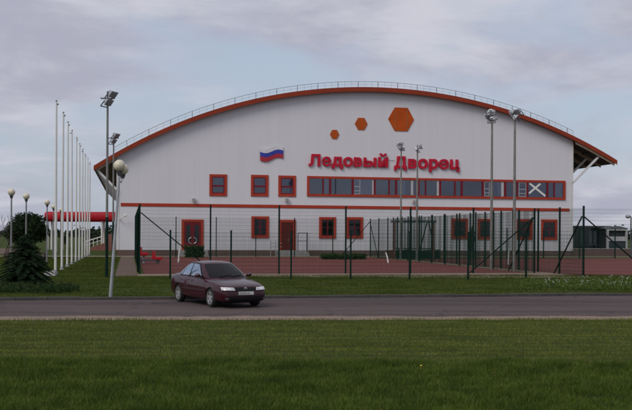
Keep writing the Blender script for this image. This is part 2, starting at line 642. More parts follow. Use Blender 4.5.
# curved timber rafters under both overhangs, every 3 m
sL = list(np.linspace(SL + .25, -.16, 8))
sR_ = list(np.linspace(WR + .16, SR - .25, 10))
tr_t = [T0 + .14] + [2.4 + 3.0 * k for k in range(18)]
for i, t in enumerate(tr_t):
    for sl_ in (sL, sR_):
        slab(sl_, lambda s: arc(s) - .335, .36, t, t + .18).build('rafter', m_timber, roof)
for side, tip in ((-1, sL[0]), (1, sR_[-1])):
    # longitudinal purlins
    for k in range(3):
        s = (0 - .6 - k * abs(sL[0] + .6) / 2.2) if side < 0 else WR + .6 + k * (tip - WR - .6) / 2.2
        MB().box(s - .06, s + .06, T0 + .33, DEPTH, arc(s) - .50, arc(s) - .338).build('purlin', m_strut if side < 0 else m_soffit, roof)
# struts
e0 = fac(597.6, 158.8, -.1)
e1 = fac(572.3, 182.5, -.1)
l0 = fac(98.0, 169.0, -.1)
l1 = fac(117.3, 189.5, -.1)
for t in [-.25] + [2.5 + 3.0 * k for k in range(18)]:
    MB().bar((e1[0] + .06, t, e1[1]), (e0[0], t, arc(e0[0]) - .70), .20, .20).build('strut', m_strut, bl)
    MB().bar((l1[0] - .06, t, l1[1]), (l0[0], t, arc(l0[0]) - .70), .20, .20).build('strut', m_strut, bl)
# roof railing: standards, top rail, mid rail
rl = MB()
s0, s1 = fac(113, 151, T0)[0], fac(575, 134, T0)[0]
rs = np.linspace(s0, s1, 90)
tq = T0 + .35
rl.tube([(s, tq, arc(s) + .62) for s in rs], .022, 5)
rl.tube([(s, tq, arc(s) + .33) for s in rs], .010, 4)
k = 0
s = fac(126.8, 145, T0)[0]
while s < s1:
    rl.bar((s, tq, arc(s) - .1), (s, tq, arc(s) + .64), .065, .05)
    for j in (1, 2):
        q = s + j * .72
        if q < s1: rl.bar((q, tq, arc(q) - .1), (q, tq, arc(q) + .60), .014)
    s += 2.13
rl.build('railing', m_rail, roof)

# orange band
a = fac(120.8, 204.4); b = fac(569.3, 210.0)
zb = (a[1] + b[1]) / 2
MB().box(a[0], b[0], -.05, 0, zb - .16, zb + .16).build('trim_band', m_trim, bl)

# hexagons
for cx_, cy_, hw, hh in ((401, 119.4, 12.9, 11.7), (361.1, 123.9, 6.3, 6.0), (334.5, 134.4, 4.6, 4.5)):
    c = fac(cx_, cy_)
    w = (fac(cx_ + hw, cy_)[0] - fac(cx_ - hw, cy_)[0]) / 2
    h = (fac(cx_, cy_ - hh)[1] - fac(cx_, cy_ + hh)[1]) / 2
    pl = [(c[0] + w * x, c[1] + h * z) for x, z in ((-1, 0), (-.5, -1), (.5, -1), (1, 0), (.5, 1), (-.5, 1))]
    hx = MB().prism(pl, -.07, 0).build('hexagon_panel', m_hex, bl)
    hl = MB()
    for x in (-.46, .46):
        hl.box(c[0] + w * x - .035, c[0] + w * x + .035, -.082, -.071, c[1] - h * .96, c[1] + h * .96)
    hl.build('seam_strip', m_hexline, hx)


def rect(x0, x1, y0, y1):
    a_, b_, c_, d_ = fac(x0, y0), fac(x1, y0), fac(x0, y1), fac(x1, y1)
    return (a_[0] + c_[0]) / 2, (b_[0] + d_[0]) / 2, (c_[1] + d_[1]) / 2, (a_[1] + b_[1]) / 2


def frame_mb(s0, s1, z0, z1, w, t0, t1):
    mb = MB()
    mb.box(s0, s1, t0, t1, z0, z0 + w).box(s0, s1, t0, t1, z1 - w, z1)
    mb.box(s0, s0 + w, t0, t1, z0 + w, z1 - w).box(s1 - w, s1, t0, t1, z0 + w, z1 - w)
    return mb


def window(r, kind):
    s0, s1, z0, z1 = r
    fw = .25
    w = frame_mb(s0, s1, z0, z1, fw, -.09, 0).build('window', m_trim, bl)
    i0, i1, j0, j1 = s0 + fw, s1 - fw, z0 + fw, z1 - fw
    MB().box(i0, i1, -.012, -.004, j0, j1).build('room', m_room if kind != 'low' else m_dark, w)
    sa = frame_mb(i0 + .002, i1 - .002, j0 + .002, j1 - .002, .09, -.075, -.03)
    zc = j0 + (j1 - j0) * (.47 if kind == 'up' else .5)
    if kind == 'up':
        sa.box(i0 + .1, i1 - .1, -.07, -.032, zc - .11, zc + .06)
    else:
        sc_ = (i0 + i1) / 2
        sa.box(sc_ - .05, sc_ + .05, -.07, -.032, j0 + .1, j1 - .1)
        sa.box(i0 + .1, i1 - .1, -.066, -.036, zc - .03, zc + .03)
    sa.build('sash', m_mull, w)
    if kind == 'up':
        MB().box(i0 + .1, i1 - .1, -.022, -.014, zc + .06, j1 - .1).build('curtain', m_curtain if random.random() < 2 else m_dark, w)
    MB().box(i0 + .1, i1 - .1, -.029, -.025, j0 + .1, j1 - .1).build('pane', m_glass if kind == 'up' else m_glass_low, w)
    return w


m_curtain_dim = M('dim_blind', (.10, .112, .14), .85, var=.3, scale=2, stretch=(6, 1, .4))
for x0, y0, y1 in ((209.4, 174.3, 196.0), (250.9, 174.9, 196.3), (278.3, 175.6, 196.6)):
    w = window(rect(x0, x0 + 17.5, y0, y1), 'up')
    for c in w.children:
        if c.name.startswith('curtain'): c.data.materials[0] = m_curtain_dim
for x0, x1, y0, y1 in ((251.3, 268.9, 216.3, 238), (319, 335.9, 217, 238.4), (345.9, 362.9, 217.1, 238.4), (451.2, 467.7, 218.5, 239.0),
                       (477.4, 493, 218.8, 239.4), (516.7, 532.3, 219.1, 239.6), (541, 557.1, 219.4, 240)):
    window(rect(x0, x1, y0, y1), 'low')

# long window strip, module by module
r = rect(307, 565.2, 176.4, 196.6)
za = (fac(307, 176.5)[1] + fac(565, 180.3)[1]) / 2
zc_ = (fac(307, 196.6)[1] + fac(565, 199.5)[1]) / 2
s0, s1 = fac(307, 188)[0], fac(565.2, 188)[0]
strip = frame_mb(s0, s1, zc_, za, .24, -.12, 0).build('window_strip', m_trim, bl)
mbk = MB()
i0, i1, j0, j1 = s0 + .242, s1 - .242, zc_ + .242, za - .242
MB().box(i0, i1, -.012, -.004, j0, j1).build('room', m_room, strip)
def sx(px): return fac(px, 188)[0]
for px in (330, 352.6, 374.5, 396, 418.4, 440, 461.6, 482.6, 505, 527.1, 547.1):
    s = sx(px)
    MB().box(s - .105, s + .105, -.105, -.014, j0, j1).build('mullion', m_mull, strip)
for px in (323, 389, 425.5, 454.8, 517.1, 554):
    s = sx(px)
    MB().box(s - .075, s + .075, -.095, -.014, j0, j1).build('mullion', m_mull, strip)
ss_ = [sx(p) for p in (307, 330, 352.6, 374.5, 396, 418.4, 440, 461.6, 482.6, 505, 527.1, 547.1, 565.2)]
for k in range(12):
    a_, b_ = ss_[k] + (.11 if k else .245), ss_[k + 1] - (.11 if k < 11 else .245)
    MB().box(a_, b_, -.034, -.030, j0 + .01, j1 - .01).build('pane', m_glass, strip)
# blinds and curtains behind the glass
for (p0, p1, f0, f1, mt) in ((309.5, 322, 0, 1, m_curtain_dim), (324, 329, 0, 1, m_curtain), (332, 337, 0, 1, m_curtain_dim), (337, 351, .0, 1, m_curtain_dim), (353.5, 371.5, .0, 1, m_curtain),
                             (376, 388, .15, 1, m_curtain_dim), (390, 395, 0, 1, m_curtain_dim), (397.5, 405, 0, 1, m_curtain), (419.5, 425, 0, 1, m_room),
                             (426.5, 436, 0, 1, m_curtain_dim), (441.5, 454, .3, 1, m_curtain_dim), (456, 460, 0, 1, m_curtain_dim), (463, 481, .0, 1, m_room), (490, 497, 0, 1, m_curtain_dim),
                             (497, 501, .0, 1, m_curtain), (528, 546, 0, 1, m_curtain_dim), (548.5, 553, 0, 1, m_curtain_dim), (555, 562, 0, 1, m_curtain)):
    MB().box(sx(p0), sx(p1), -.022, -.015, j0 + .02 + (j1 - j0) * f0, j1 - .02).build('blind', mt, strip)
m_casement = M('grey_white_frame', (.42, .41, .42), .5, var=.1)
wf = [(353.3, 360), (484, 489.3), (518.6, 526)]
for p0, p1 in wf:      # white opening casements with a bar
    a_, b_ = sx(p0), sx(p1)
    mb = frame_mb(a_, b_, j0 + .03, j1 - .03, .055, -.06, -.036)
    h = j1 - j0
    mb.box(a_ + .076, b_ - .076, -.055, -.038, j0 + h * .50, j0 + h * .54).box(a_ + .076, b_ - .076, -.055, -.038, j0 + h * .22, j0 + h * .26)
    mb.build('casement', m_casement, strip)
for p0, p1 in ((371.9, 373.5), (410.8, 413), (436.6, 438.8), (501, 503.6)):
    MB().box(sx(p0), sx(p1), -.06, -.036, j0 + .02, j1 - .02).build('side_frame', m_casement, strip)
# taped cross on one pane
xt = MB()
a_, b_ = sx(528.3), sx(545.5)
h = j1 - j0
xt.bar((a_ + .15, -.045, j1 - .12), (b_ - .05, -.045, j0 + .12), .015, .20, (0, 1, 0))
xt.bar((b_ - .55, -.052, j1 - .15), (a_ + .1, -.052, j0 + h * .3), .006, .20, (0, 1, 0))
xx = MB()
def strap(mb, p, q, w, t0, t1):
    p, q = Vector((p[0], 0, p[1])), Vector((q[0], 0, q[1]))
    d = (q - p).normalized()
    n = Vector((-d.z, 0, d.x)) * w / 2
    vs = [p + n, q + n, q - n, p - n]
    mb.add([(v.x, t0, v.z) for v in vs] + [(v.x, t1, v.z) for v in vs], [(0, 1, 2, 3), (7, 6, 5, 4), (0, 4, 5, 1), (1, 5, 6, 2), (2, 6, 7, 3), (3, 7, 4, 0)])
strap(xx, (a_ + .12, j1 - .1), (b_ - .02, j0 + .14), .2, -.044, -.036)
strap(xx, (b_ - .62, j1 - .12), (a_ + .06, j0 + h * .25), .2, -.053, -.0445)
xx.build('tape_cross', m_white, strip)

# doors
def door(r, kind):
    s0, s1, z0, z1 = r
    z0 = .57
    d = MB()
    fw = .26
    d.box(s0, s0 + fw, -.1, 0, z0, z1).box(s1 - fw, s1, -.1, 0, z0, z1).box(s0 + fw, s1 - fw, -.1, 0, z1 - fw, z1)
    d = d.build('door', m_trim, bl)
    i0, i1, j1 = s0 + fw + .002, s1 - fw - .002, z1 - fw - .002
    c = (i0 + i1) / 2
    for k, (a_, b_) in enumerate(((i0, c - .006), (c + .006, i1))):
        if kind == 'glazed':
            lf = MB()
            m = .20
            g0, g1, h0, h1 = a_ + m, b_ - m, z0 + .75, j1 - .3
            lf.box(a_, g0, -.07, -.01, z0 + .02, j1).box(g1, b_, -.07, -.01, z0 + .02, j1)
            lf.box(g0, g1, -.07, -.01, z0 + .02, h0).box(g0, g1, -.07, -.01, h1, j1)
            lf = lf.build('leaf', m_mull, d)
            MB().box(g0 + .001, g1 - .001, -.04, -.02, h0 + .001, h1 - .001).build('pane', M_glassdoor, d)
            hb = MB()
            sg = -1 if k == 0 else 1
            cx0 = c + sg * .10
            pts = [(cx0 + sg * .30 * math.sin(math.pi * q / 10), -.13, 1.52 + .30 * math.cos(math.pi * q / 10)) for q in range(11)]
            hb.tube(pts, .04, 6)
            hb.bar((cx0, -.13, 1.86), (cx0, -.07, 1.86), .05).bar((cx0, -.13, 1.18), (cx0, -.07, 1.18), .05)
            hb.build('handle', m_galv, d)
        else:
            lf = MB()
            lf.box(a_, b_, -.06, -.01, z0 + .02, j1)
            for q in range(3):
                zz0 = z0 + .2 + q * (j1 - z0 - .3) / 3
                lf.box(a_ + .15, b_ - .15, -.075, -.0601, zz0, zz0 + (j1 - z0 - .3) / 3 - .15)
            lf.build('leaf', m_door, d)
    if kind != 'glazed':
        MB().box(c + .08, c + .14, -.14, -.0605, 1.45, 1.75).build('handle', m_rail, d)


M_glassdoor = M('dark_door_glass', (.012, .013, .018), .06, spec=.6, var=.3)
door(rect(181.5, 203.4, 219.4, 249), 'glazed')
door(rect(278.6, 295.6, 219.8, 249), 'solid')
# steps and railings at the doors
def steps(px0, px1):
    s0, s1 = fac(px0, 250)[0], fac(px1, 250)[0]
    mb = MB()
    for i, (zz, t) in enumerate(((.565, -1.3), (.40, -1.6), (.24, -1.9), (.10, -2.2))):
        mb.box(s0, s1, t if i == 0 else t, -.061 if i == 0 else t + .2999, 0, zz)
    mb.build('steps', m_concrete, bl)
    return s0, s1
q0, q1 = steps(178, 207)
q0, q1 = steps(276, 306)
for px0, px1, py in ((296.3, 305.2, 233),):
    s0, s1 = sx(px0), sx(px1)
    rb = MB()
    zt = fac(px0, py, -1.2)[1]
    rb.bar((s0, -1.2, zt), (s1, -1.2, zt), .08).bar((s0, -1.2, .57), (s0, -1.2, zt), .07).bar((s1, -1.2, .0), (s1, -1.2, zt + .05), .22, .1)
    rb.bar((s0, -1.2, zt - .8), (s1, -1.2, zt - .8), .04)
    rb.build('step_railing', m_darkgrey, bl)
for px in (271.5,):
    rb = MB()
    s0 = sx(px)
    for z_ in (1.3, .95):
        rb.tube([(s0 - .25, -1.3, z_), (s0 + .9, -1.3, z_)], .03, 5)
    rb.tube([(s0 - .25, -1.3, .0), (s0 - .25, -1.3, 1.5)], .035, 5)
    rb.tube([(s0 + .25, -1.3, .0), (s0 + .25, -1.3, 1.5)], .035, 5)
    rb.build('step_railing', m_galv, bl)

# wall lamps (things on the wall)
for px, py, lb in ((193.6, 199.8, 'small cream floodlight on the wall above the glazed double door'),
                   (286.4, 199.8, 'small cream floodlight on the wall above the solid red door'),
                   (413.5, 201.6, 'small cream floodlight on the wall under the long window strip')):
    s, z = fac(px, py)
    w = thing('wall_floodlight', lb, 'wall light', O + U * s + Vector((0, 0, z)), TH, 'small floodlights on the hall wall')
    MB().prism([(-.2, -.16), (.2, -.16), (.17, .16), (-.17, .16)], -.34, -.12).build('housing', m_globe, w)
    MB().box(-.17, .17, -.352, -.341, -.12, .11).build('lens', m_curtain, w)
    MB().box(-.05, .05, -.119, 0, -.05, .2).build('bracket', m_grey, w)
s, z = fac(119.6, 217.5)
w = thing('wall_lamp', 'small white curved lamp arm at the left corner of the hall', 'wall light', O + U * s + Vector((0, 0, z)), TH)
MB().tube([(0, 0, -.2), (.05, -.35, -.18), (.25, -.6, 0), (.45, -.65, .15)], .05, 6).build('arm', m_white, w)
MB().ball((.55, -.65, .2), .14, 10, 6).build('lamp_head', m_white, w)

# sign letters
sg = thing('lettering_sign', 'raised red Cyrillic letters on the white wall above the long window strip', 'sign', O, TH)
fc = bpy.data.curves.new('letters', 'FONT')
tmp = bpy.data.objects.new('letters', fc)
COL.objects.link(tmp)
LET = [('Л', 308.4, 320.2, 154.1, 166.2), ('е', 321.8, 331.0, 156.6, 166.4), ('д', 331.4, 342.8, 156.8, 168.8), ('о', 343.0, 352.8, 157.1, 167.0),
       ('в', 353.5, 362.2, 157.4, 166.9), ('ы', 363.2, 376.2, 157.7, 167.1), ('й', 377.8, 387.8, 153.6, 167.3),
       ('Д', 393.8, 406.4, 156.3, 170.6), ('в', 407.8, 416.9, 159.0, 168.6), ('о', 417.5, 427.6, 158.8, 169.0), ('р', 428.6, 437.8, 159.0, 172.2),
       ('е', 438.3, 448.6, 159.2, 169.3), ('ц', 449.6, 459.0, 159.6, 172.0)]
for ch, x0, x1, y0, y1 in LET:
    fc.body = ch
    fc.size = 1
    fc.offset = .024 if ch in 'еб' else (.026 if ch in 'ый' else .040)
    fc.extrude = .0
    fc.resolution_u = 6
    fc.fill_mode = 'BOTH'
    fc.extrude = .5
    dg = bpy.context.evaluated_depsgraph_get()
    dg.update()
    me = bpy.data.meshes.new_from_object(tmp.evaluated_get(dg))
    P = np.array([v.co[:] for v in me.vertices])
    lo, hi = P.min(0), P.max(0)
    s0, s1, z0, z1 = rect(x0, x1, y0, y1)
    Q = np.empty_like(P)
    Q[:, 0] = s0 + (P[:, 0] - lo[0]) / (hi[0] - lo[0]) * (s1 - s0)
    Q[:, 2] = z0 + (P[:, 1] - lo[1]) / (hi[1] - lo[1]) * (z1 - z0)
    Q[:, 1] = -.05 - (P[:, 2] - lo[2]) / (hi[2] - lo[2]) * .15
    me.vertices.foreach_set('co', Q.astype(np.float32).ravel())
    me.update()
    link('letter', me, m_letter, sg)
bpy.data.objects.remove(tmp)
a_, b_ = fac(387.5, 160), fac(394.5, 160.6)
MB().tube([(a_[0], -.05, a_[1]), (b_[0], -.05, b_[1])], .02, 5).build('cable', m_grey, sg)

# flag board
fl = thing('flag_board', 'wavy white, blue and red flag board mounted high on the hall wall', 'flag', O, TH)
NF = 24
def wave(u): return (-1.6 * math.sin(u * 2 * math.pi * .96)) + .6 * u
def fstripe(f0, f1, mat, nm):
    top, bot = [], []
    for i in range(NF + 1):
        u = i / NF
        px = 260.0 + 23.0 * u
        base = 147.8 + 0.0 * u
        hgt = 12.6 - .9 * u
        y0 = base - wave(u) + hgt * f0
        y1 = base - wave(u) + hgt * f1
        top.append(fac(px, y0))
        bot.append(fac(px, y1))
    mb = MB()
    n = NF + 1
    vs, fs = [], []
    for t in (0, 1):
        for row in (top, bot):
            for i, p in enumerate(row):
                yy = -.13 - .03 * math.sin(i / NF * 2 * math.pi)
                vs.append((p[0], yy if t == 0 else -.06, p[1]))
    for i in range(NF):
        fs += [(i, i + 1, n + i + 1, n + i), (2 * n + i, 2 * n + i + 1, 3 * n + i + 1, 3 * n + i), (i, i + 1, 2 * n + i + 1, 2 * n + i),
               (n + i, n + i + 1, 3 * n + i + 1, 3 * n + i)]
    fs += [(0, n, 3 * n, 2 * n), (n - 1, 2 * n - 1, 4 * n - 1, 3 * n - 1)]
    mb.add(vs, fs)
    mb.build(nm, mat, fl, True)
fstripe(0, .325, m_fw, 'white_stripe')
fstripe(.33, .66, m_fb, 'blue_stripe')
fstripe(.665, 1, m_fr, 'red_stripe')
for u in (.25, .75):
    p = fac(260 + 23 * u, 154)
    MB().box(p[0] - .06, p[0] + .06, -.059, 0, p[1] - .3, p[1] + .3).build('mount', m_grey, fl)

# ------------------------------------------------------------------ canopy, stairs at the left side of the hall
DC = 121.0
cl, cr_ = A(46.5, 216.6, DC), A(121, 216.8, DC)
can = thing('entrance_canopy', 'long red barrel canopy on white columns beside the hall', 'canopy', (cl.x, DC, 0), 0)
L = cr_.x - cl.x
hz = .66
zc0 = cl.z
prof = []
mbc = MB()
rows = []
for i, x in enumerate([0, .05, .16, .35] + list(np.linspace(1.1, L, 12))):
    rr = hz * min(1, [.80, .92, .98, 1][i] if i < 4 else 1)
    rows.append((x, rr))
n = 20
vs, fs = [], []
for x, rr in rows:
    for k in range(n):
        a = 2 * math.pi * k / n
        ca, sa_ = math.cos(a), math.sin(a)
        vs.append((x, 1.2 * rr / hz * math.copysign(abs(ca) ** .55, ca), zc0 + rr * math.copysign(abs(sa_) ** .6, sa_)))
for i in range(len(rows) - 1):
    for k in range(n):
        fs.append((i * n + k, i * n + (k + 1) % n, (i + 1) * n + (k + 1) % n, (i + 1) * n + k))
fs += [tuple(range(n)), tuple(range((len(rows) - 1) * n, len(rows) * n))]
mbc.add(vs, fs).build('barrel_roof', m_canopy, can, True)
for px, dy in ((48.0, -.7), (51.7, .7), (102, -.7), (104, .7)):
    xx_ = A(px, 230, DC + dy).x - cl.x
    MB().tube([(xx_, dy, 0), (xx_, dy, zc0 - .45)], .13, 10).build('column', m_white, can)

st = thing('entrance_stairs', 'brick entrance stairs with a sloping white handrail under the red canopy', 'stairs', (0, 0, 0), 0)
D2 = 117.0
a_, b_ = A(84, 252, D2), A(121, 252, D2)
mb = MB()
nst = 9
tp = A(100, 240.5, D2).z
for i in range(nst):
    x0 = a_.x + (b_.x - a_.x) * .62 * i / nst
    x1 = a_.x + (b_.x - a_.x) * .62 * (i + 1) / nst
    mb.box(x0, x1 - .001, D2, D2 + 4, 0, tp * (i + 1) / nst * .8)
mb.build('flight', m_brick, st)
MB().box(a_.x + (b_.x - a_.x) * .62, b_.x, D2 - .2, D2 + 4.5, 0, A(110, 234, D2).z).build('side_wall', m_brick, st)
p, q = A(85.5, 241.5, D2), A(101, 236.8, D2)
rb = MB()
rb.tube([(p.x, D2 + .1, p.z), (q.x, D2 + .1, q.z)], .07, 6)
rb.tube([(p.x, D2 + .1, p.z - .45), (q.x, D2 + .1, q.z - .45)], .035, 6)
for k in range(5):
    x = p.x + (q.x - p.x) * k / 4
    z = p.z + (q.z - p.z) * k / 4
    rb.tube([(x, D2 + .1, max(0, z - 1.15)), (x, D2 + .1, z)], .04, 5)
rb.build('handrail', m_white, st)

# ------------------------------------------------------------------ fences
FH = 3.78
def mesh_panel(w, h, dv=.05, dh=.2, r=.0029):
    mb = MB()
    x = .04
    while x < w - .03:
        mb.tube([(x, 0, .06), (x, 0, h)], r, 3, False)
        x += dv
    z = .06
    while z <= h + .001:
        mb.tube([(.03, .004, z), (w - .03, .004, z)], r * 1.5, 3, False)
        z += dh
    return mb.mesh('mesh_panel')


def post_mesh(h, w=.085):
    return MB().box(-w / 2, w / 2, -w / 2, w / 2, 0, h).box(-w / 2 - .006, w / 2 + .006, -w / 2 - .006, w / 2 + .006, h, h + .03).mesh('post')


def fence(name, label, p, ang, n, pitch, h, first=True, last=True, braces=(), r=.0026, group='green mesh fences round the sports courts'):
    f = thing(name, label, 'fence', p, ang, group)
    pm, mm = post_mesh(h), mesh_panel(pitch, h - .08, r=r)
    for i in range(n + 1):
        if (i == 0 and not first) or (i == n and not last): continue
        o = link('post', pm, m_green, f)
        o.location = (i * pitch, 0, 0)
    for i in range(n):
        o = link('mesh_panel', mm, m_wire, f)
        o.location = (i * pitch, 0, 0)
    rl = MB()
    for b0, b1, z0 in braces:
        MB().bar((b0, .07, z0), (b1, .07, .02), .06).build('brace', m_green, f)
    return f


AV = TH + math.pi / 2
fence('mesh_fence', 'tall green mesh fence along the front of the red court behind the car', FA, TH, NW, FW / NW, FH,
      braces=((.05, 4.1, FH - .45), (FW - .05, FW - 4.0, FH - .5)))
fence('mesh_fence', 'tall green mesh fence along the left side of the court, beside the paved path', FA, AV, ND, FD / ND, FH, first=False, r=.0036,
      braces=((.05, 3.0, FH - .45),))
fence('mesh_fence', 'tall green mesh fence on the right side of the court with the red frame', FAr, AV, ND, FD / ND, FH, first=False, r=.0034,
      braces=((.05, 3.6, FH - .5), (FD - .05, FD - 3.2, FH - .3)))
fence('mesh_fence', 'tall green mesh fence closing the far end of the court before the hall', uv(FA, 0, FD), TH, NW, FW / NW, FH, first=False, last=False,
      braces=((FW - .05, FW - 3.0, FH - .3),))
# low fence before the court
lowpx = (170.2, 232.3, 292.8, 352.8, 411.6, 470.1, 527)
LF = G(170.2, 279.2)
LFe = G(583.3, 280.2)
ld = (LFe - LF)
fence('low_mesh_fence', 'lower green mesh fence on short posts along the grass verge', LF, math.atan2(ld.y, ld.x), 7, ld.length / 7, 2.35)
# court B
fence('mesh_fence', 'tall green mesh fence along the left side of the far right court', FB, AV, 13, FBd, FH + .05, first=False, r=.0034,
      braces=((.05, 3.4, FH - .5),))
fence('mesh_fence', 'tall green mesh fence along the front of the far right court by white flowers', FB, TH, 8, 3.81, FH + .05,
      braces=((.05, 4.2, FH - .5),))
fence('mesh_fence', 'green mesh fence at the far end of the right court before the brick wall', uv(FB, 0, FBd * 13), TH, 6, 3.81, 2.9, first=False)

# ------------------------------------------------------------------ flagpoles
fp_top = [(56.8, 105), (61.7, 116.7), (64.9, 125), (68.8, 133.4), (72.5, 140.7), (75.6, 146), (78.5, 151), (80.6, 155.2), (82.6, 158.8), (84.4, 162)]
HP = 9.45
ordn = ['nearest', 'second', 'third', 'fourth', 'fifth', 'sixth', 'seventh', 'eighth', 'ninth', 'farthest']
proto = None
P0 = G(55.4, 273.3)
for i in range(10):
    loc = P0 + V * 4.9 * i
    if i == 0:
        proto = thing('flagpole', 'x', 'flagpole', loc, 0, 'white flagpoles in a row left of the hall')
        MB().tube([(0, 0, 0), (0, 0, 4), (0, 0, HP - .1)], [.070, .062, .042], 10).build('pole', m_pole, proto, True)
        MB().ball((0, 0, HP - .05), .06, 10, 6).build('finial', m_grey, proto)
        MB().box(.03, .12, -.02, .02, HP - .28, HP - .2).build('pulley', m_darkgrey, proto)
        MB().lathe([(.16, 0), (.16, .03), (.1, .05), (.09, .2)], n=12).build('base_plate', m_grey, proto)
        MB().tube([(.085, -.03, 1.2), (.07, -.03, HP - .3)], .006, 4).build('halyard', m_white, proto)
        o = proto
    else:
        o = copy_tree(proto)
        o.location = loc
        o.rotation_euler = (random.uniform(-.004, .004), random.uniform(-.004, .004), random.uniform(0, 6))
    o['label'] = ('nearest and tallest looking white flagpole in the row left of the hall', )[0] if i == 0 else \
        f'{ordn[i]} white flagpole of the row, counting from the grey concrete block' if i < 9 else 'farthest white flagpole of the row, nearest to the red canopy'
g = G(50.5, 275.8)
tag(MB().box(-.28, .28, -.2, .2, 0, .22).box(-.20, .2, -.14, .14, .22, .26).build('concrete_block', M('pale_concrete', (.40, .39, .38), .8, var=.2, scale=5, bump=.3)),
    'small pale grey concrete block beside the nearest flagpole', 'concrete block').location = g

# ------------------------------------------------------------------ floodlight masts
def flood_head(parent, c, tilt, yaw, w=.62, h=.40, d=.2, body=None):
    w, h, d, c = w * .74, h * .72, d * .8, c
    m = Matrix.Translation(c) @ Matrix.Rotation(yaw, 4, 'Z') @ Matrix.Rotation(tilt, 4, 'X')
    def put(mb):
        mb.v = [tuple(m @ Vector(v)) for v in mb.v]
        return mb
    b = MB()
    # rear tapered housing, front bezel
    b.add([(-w / 2, -d / 2, -h / 2), (w / 2, -d / 2, -h / 2), (w / 2, -d / 2, h / 2), (-w / 2, -d / 2, h / 2),
           (-w * .36, d / 2, -h * .36), (w * .36, d / 2, -h * .36), (w * .36, d / 2, h * .36), (-w * .36, d / 2, h * .36)],
          [(0, 1, 2, 3), (7, 6, 5, 4), (0, 4, 5, 1), (1, 5, 6, 2), (2, 6, 7, 3), (3, 7, 4, 0)])
    b.box(-w / 2 - .03, w / 2 + .03, -d / 2 - .04, -d / 2 - .002, -h / 2 - .03, h / 2 + .03)
    b.box(-w * .2, w * .2, d / 2 + .002, d / 2 + .10, -h * .2, h * .2)
    hd = put(b).build('floodlight', body or m_galv, parent)
    put(MB().box(-w / 2 + .02, w / 2 - .02, -d / 2 - .052, -d / 2 - .042, -h / 2 + .02, h / 2 - .02)).build('lens', m_curtain, hd)
    y = MB()
    y.bar((-w / 2 - .05, 0, 0), (-w / 2 - .05, .02, -.34), .04).bar((w / 2 + .05, 0, 0), (w / 2 + .05, .02, -.34), .04).bar((-w / 2 - .05, .02, -.34), (w / 2 + .05, .02, -.34), .04)
    put(y).build('yoke', m_darkgrey, hd)


def mast(base, H, label, heads, two_tone=False, col=None):
    t = thing('floodlight_mast', label, 'floodlight mast', base, 0, 'floodlight masts round the courts')
    if two_tone:
        MB().tube([(0, 0, 0), (0, 0, 3.0)], [.078, .070], 10).build('lower_pole', m_green, t, True)
        MB().tube([(0, 0, 2.95), (0, 0, H)], [.062, .05], 10).build('pole', m_greypole, t, True)
    else:
        MB().tube([(0, 0, 0), (0, 0, H * .5), (0, 0, H)], [.10, .085, .06], 10).build('pole', col or m_galv, t, True)
    MB().bar((-.35, 0, H), (.35, 0, H), .06).bar((0, 0, H - .3), (0, 0, H + .35), .07).build('crossarm', m_darkgrey, t)
    for c, tilt, yaw, w in heads:
        flood_head(t, Vector(c) * .78 + Vector((0, 0, H)), tilt, yaw, w)
    return t


m_greypole = M('weathered_grey_pole', (.17, .165, .15), .6, var=.25, scale=3)
mast(G(106.6, 277.5), 8.9, 'tall near floodlight mast with dark green foot beside the paved path',
     (((.28, 0, .32), R(40), R(65), .62), ((.02, -.05, -.20), R(40), R(65), .58)), True)
mast(G(112.9, 264.5), 8.9, 'floodlight mast behind the near one, before the left eave',
     (((.22, 0, .30), R(40), R(65), .6), ((-.05, 0, -.22), R(40), R(65), .55)), True)
mast(G(491.2, 269.5), 9.75, 'pale floodlight mast in the court, left of the right pair',
     (((-.25, .1, .30), R(35), R(205), .62), ((0, -.1, .0), R(30), R(150), .55), ((-.1, 0, .62), R(35), R(160), .6)), False, m_greypole)
mast(G(514.0, 271.5), 9.45, 'pale floodlight mast right of its twin, between the two courts',
     (((.05, 0, .05), R(35), R(-120), .6), ((.22, 0, .52), R(40), R(-60), .62), ((-.1, .15, .45), R(35), R(-150), .5)), False, m_greypole)
mast(G(400.6, 259.5), 10.0, 'far floodlight mast before the wall, crossing the first red letters',
     (((-.1, 0, .55), R(35), R(150), .6), ((.0, -.1, .0), R(40), R(200), .55)), False, m_greypole)
mast(G(416.8, 260.8), 9.6, 'far thin floodlight mast standing right behind the red steel frame',
     (((.25, 0, .35), R(35), R(-110), .5), ((-.1, 0, -.05), R(35), R(-120), .5)), False, m_greypole)

# ------------------------------------------------------------------ globe lamps
def globe_lamp(base, H, label, r=.215, lean=(0, 0), two=False, group='globe street lamps'):
    t = thing('globe_lamp', label, 'street lamp', base, 0, group)
    top = Vector((lean[0], lean[1], H))
    MB().tube([(0, 0, 0), top * .3, top], [.062, .052, .04], 10).build('pole', m_lamppole if not two else m_galv, t, True)
    MB().tube([top - Vector((0, 0, .06)), top + Vector((0, 0, .10))], [.05, .11], 12).build('holder', m_darkgrey, t, True)
    MB().ball(tuple(top + Vector((0, 0, .10 + r * .95))), r, 24, 14).build('globe', m_globe, t, True)
    if two:
        d = Vector((.02, .42, -.09))
        MB().tube([top - Vector((0, 0, .25)), top + d * .6 - Vector((0, 0, .2)), top + d], .03, 8).build('side_arm', m_galv, t, True)
        MB().tube([top + d - Vector((0, 0, .04)), top + d + Vector((0, 0, .10))], [.05, .11], 12).build('holder', m_darkgrey, t, True)
        MB().ball(tuple(top + d + Vector((0, 0, .10 + r * .95))), r, 24, 14).build('globe', m_globe, t, True)
    return t


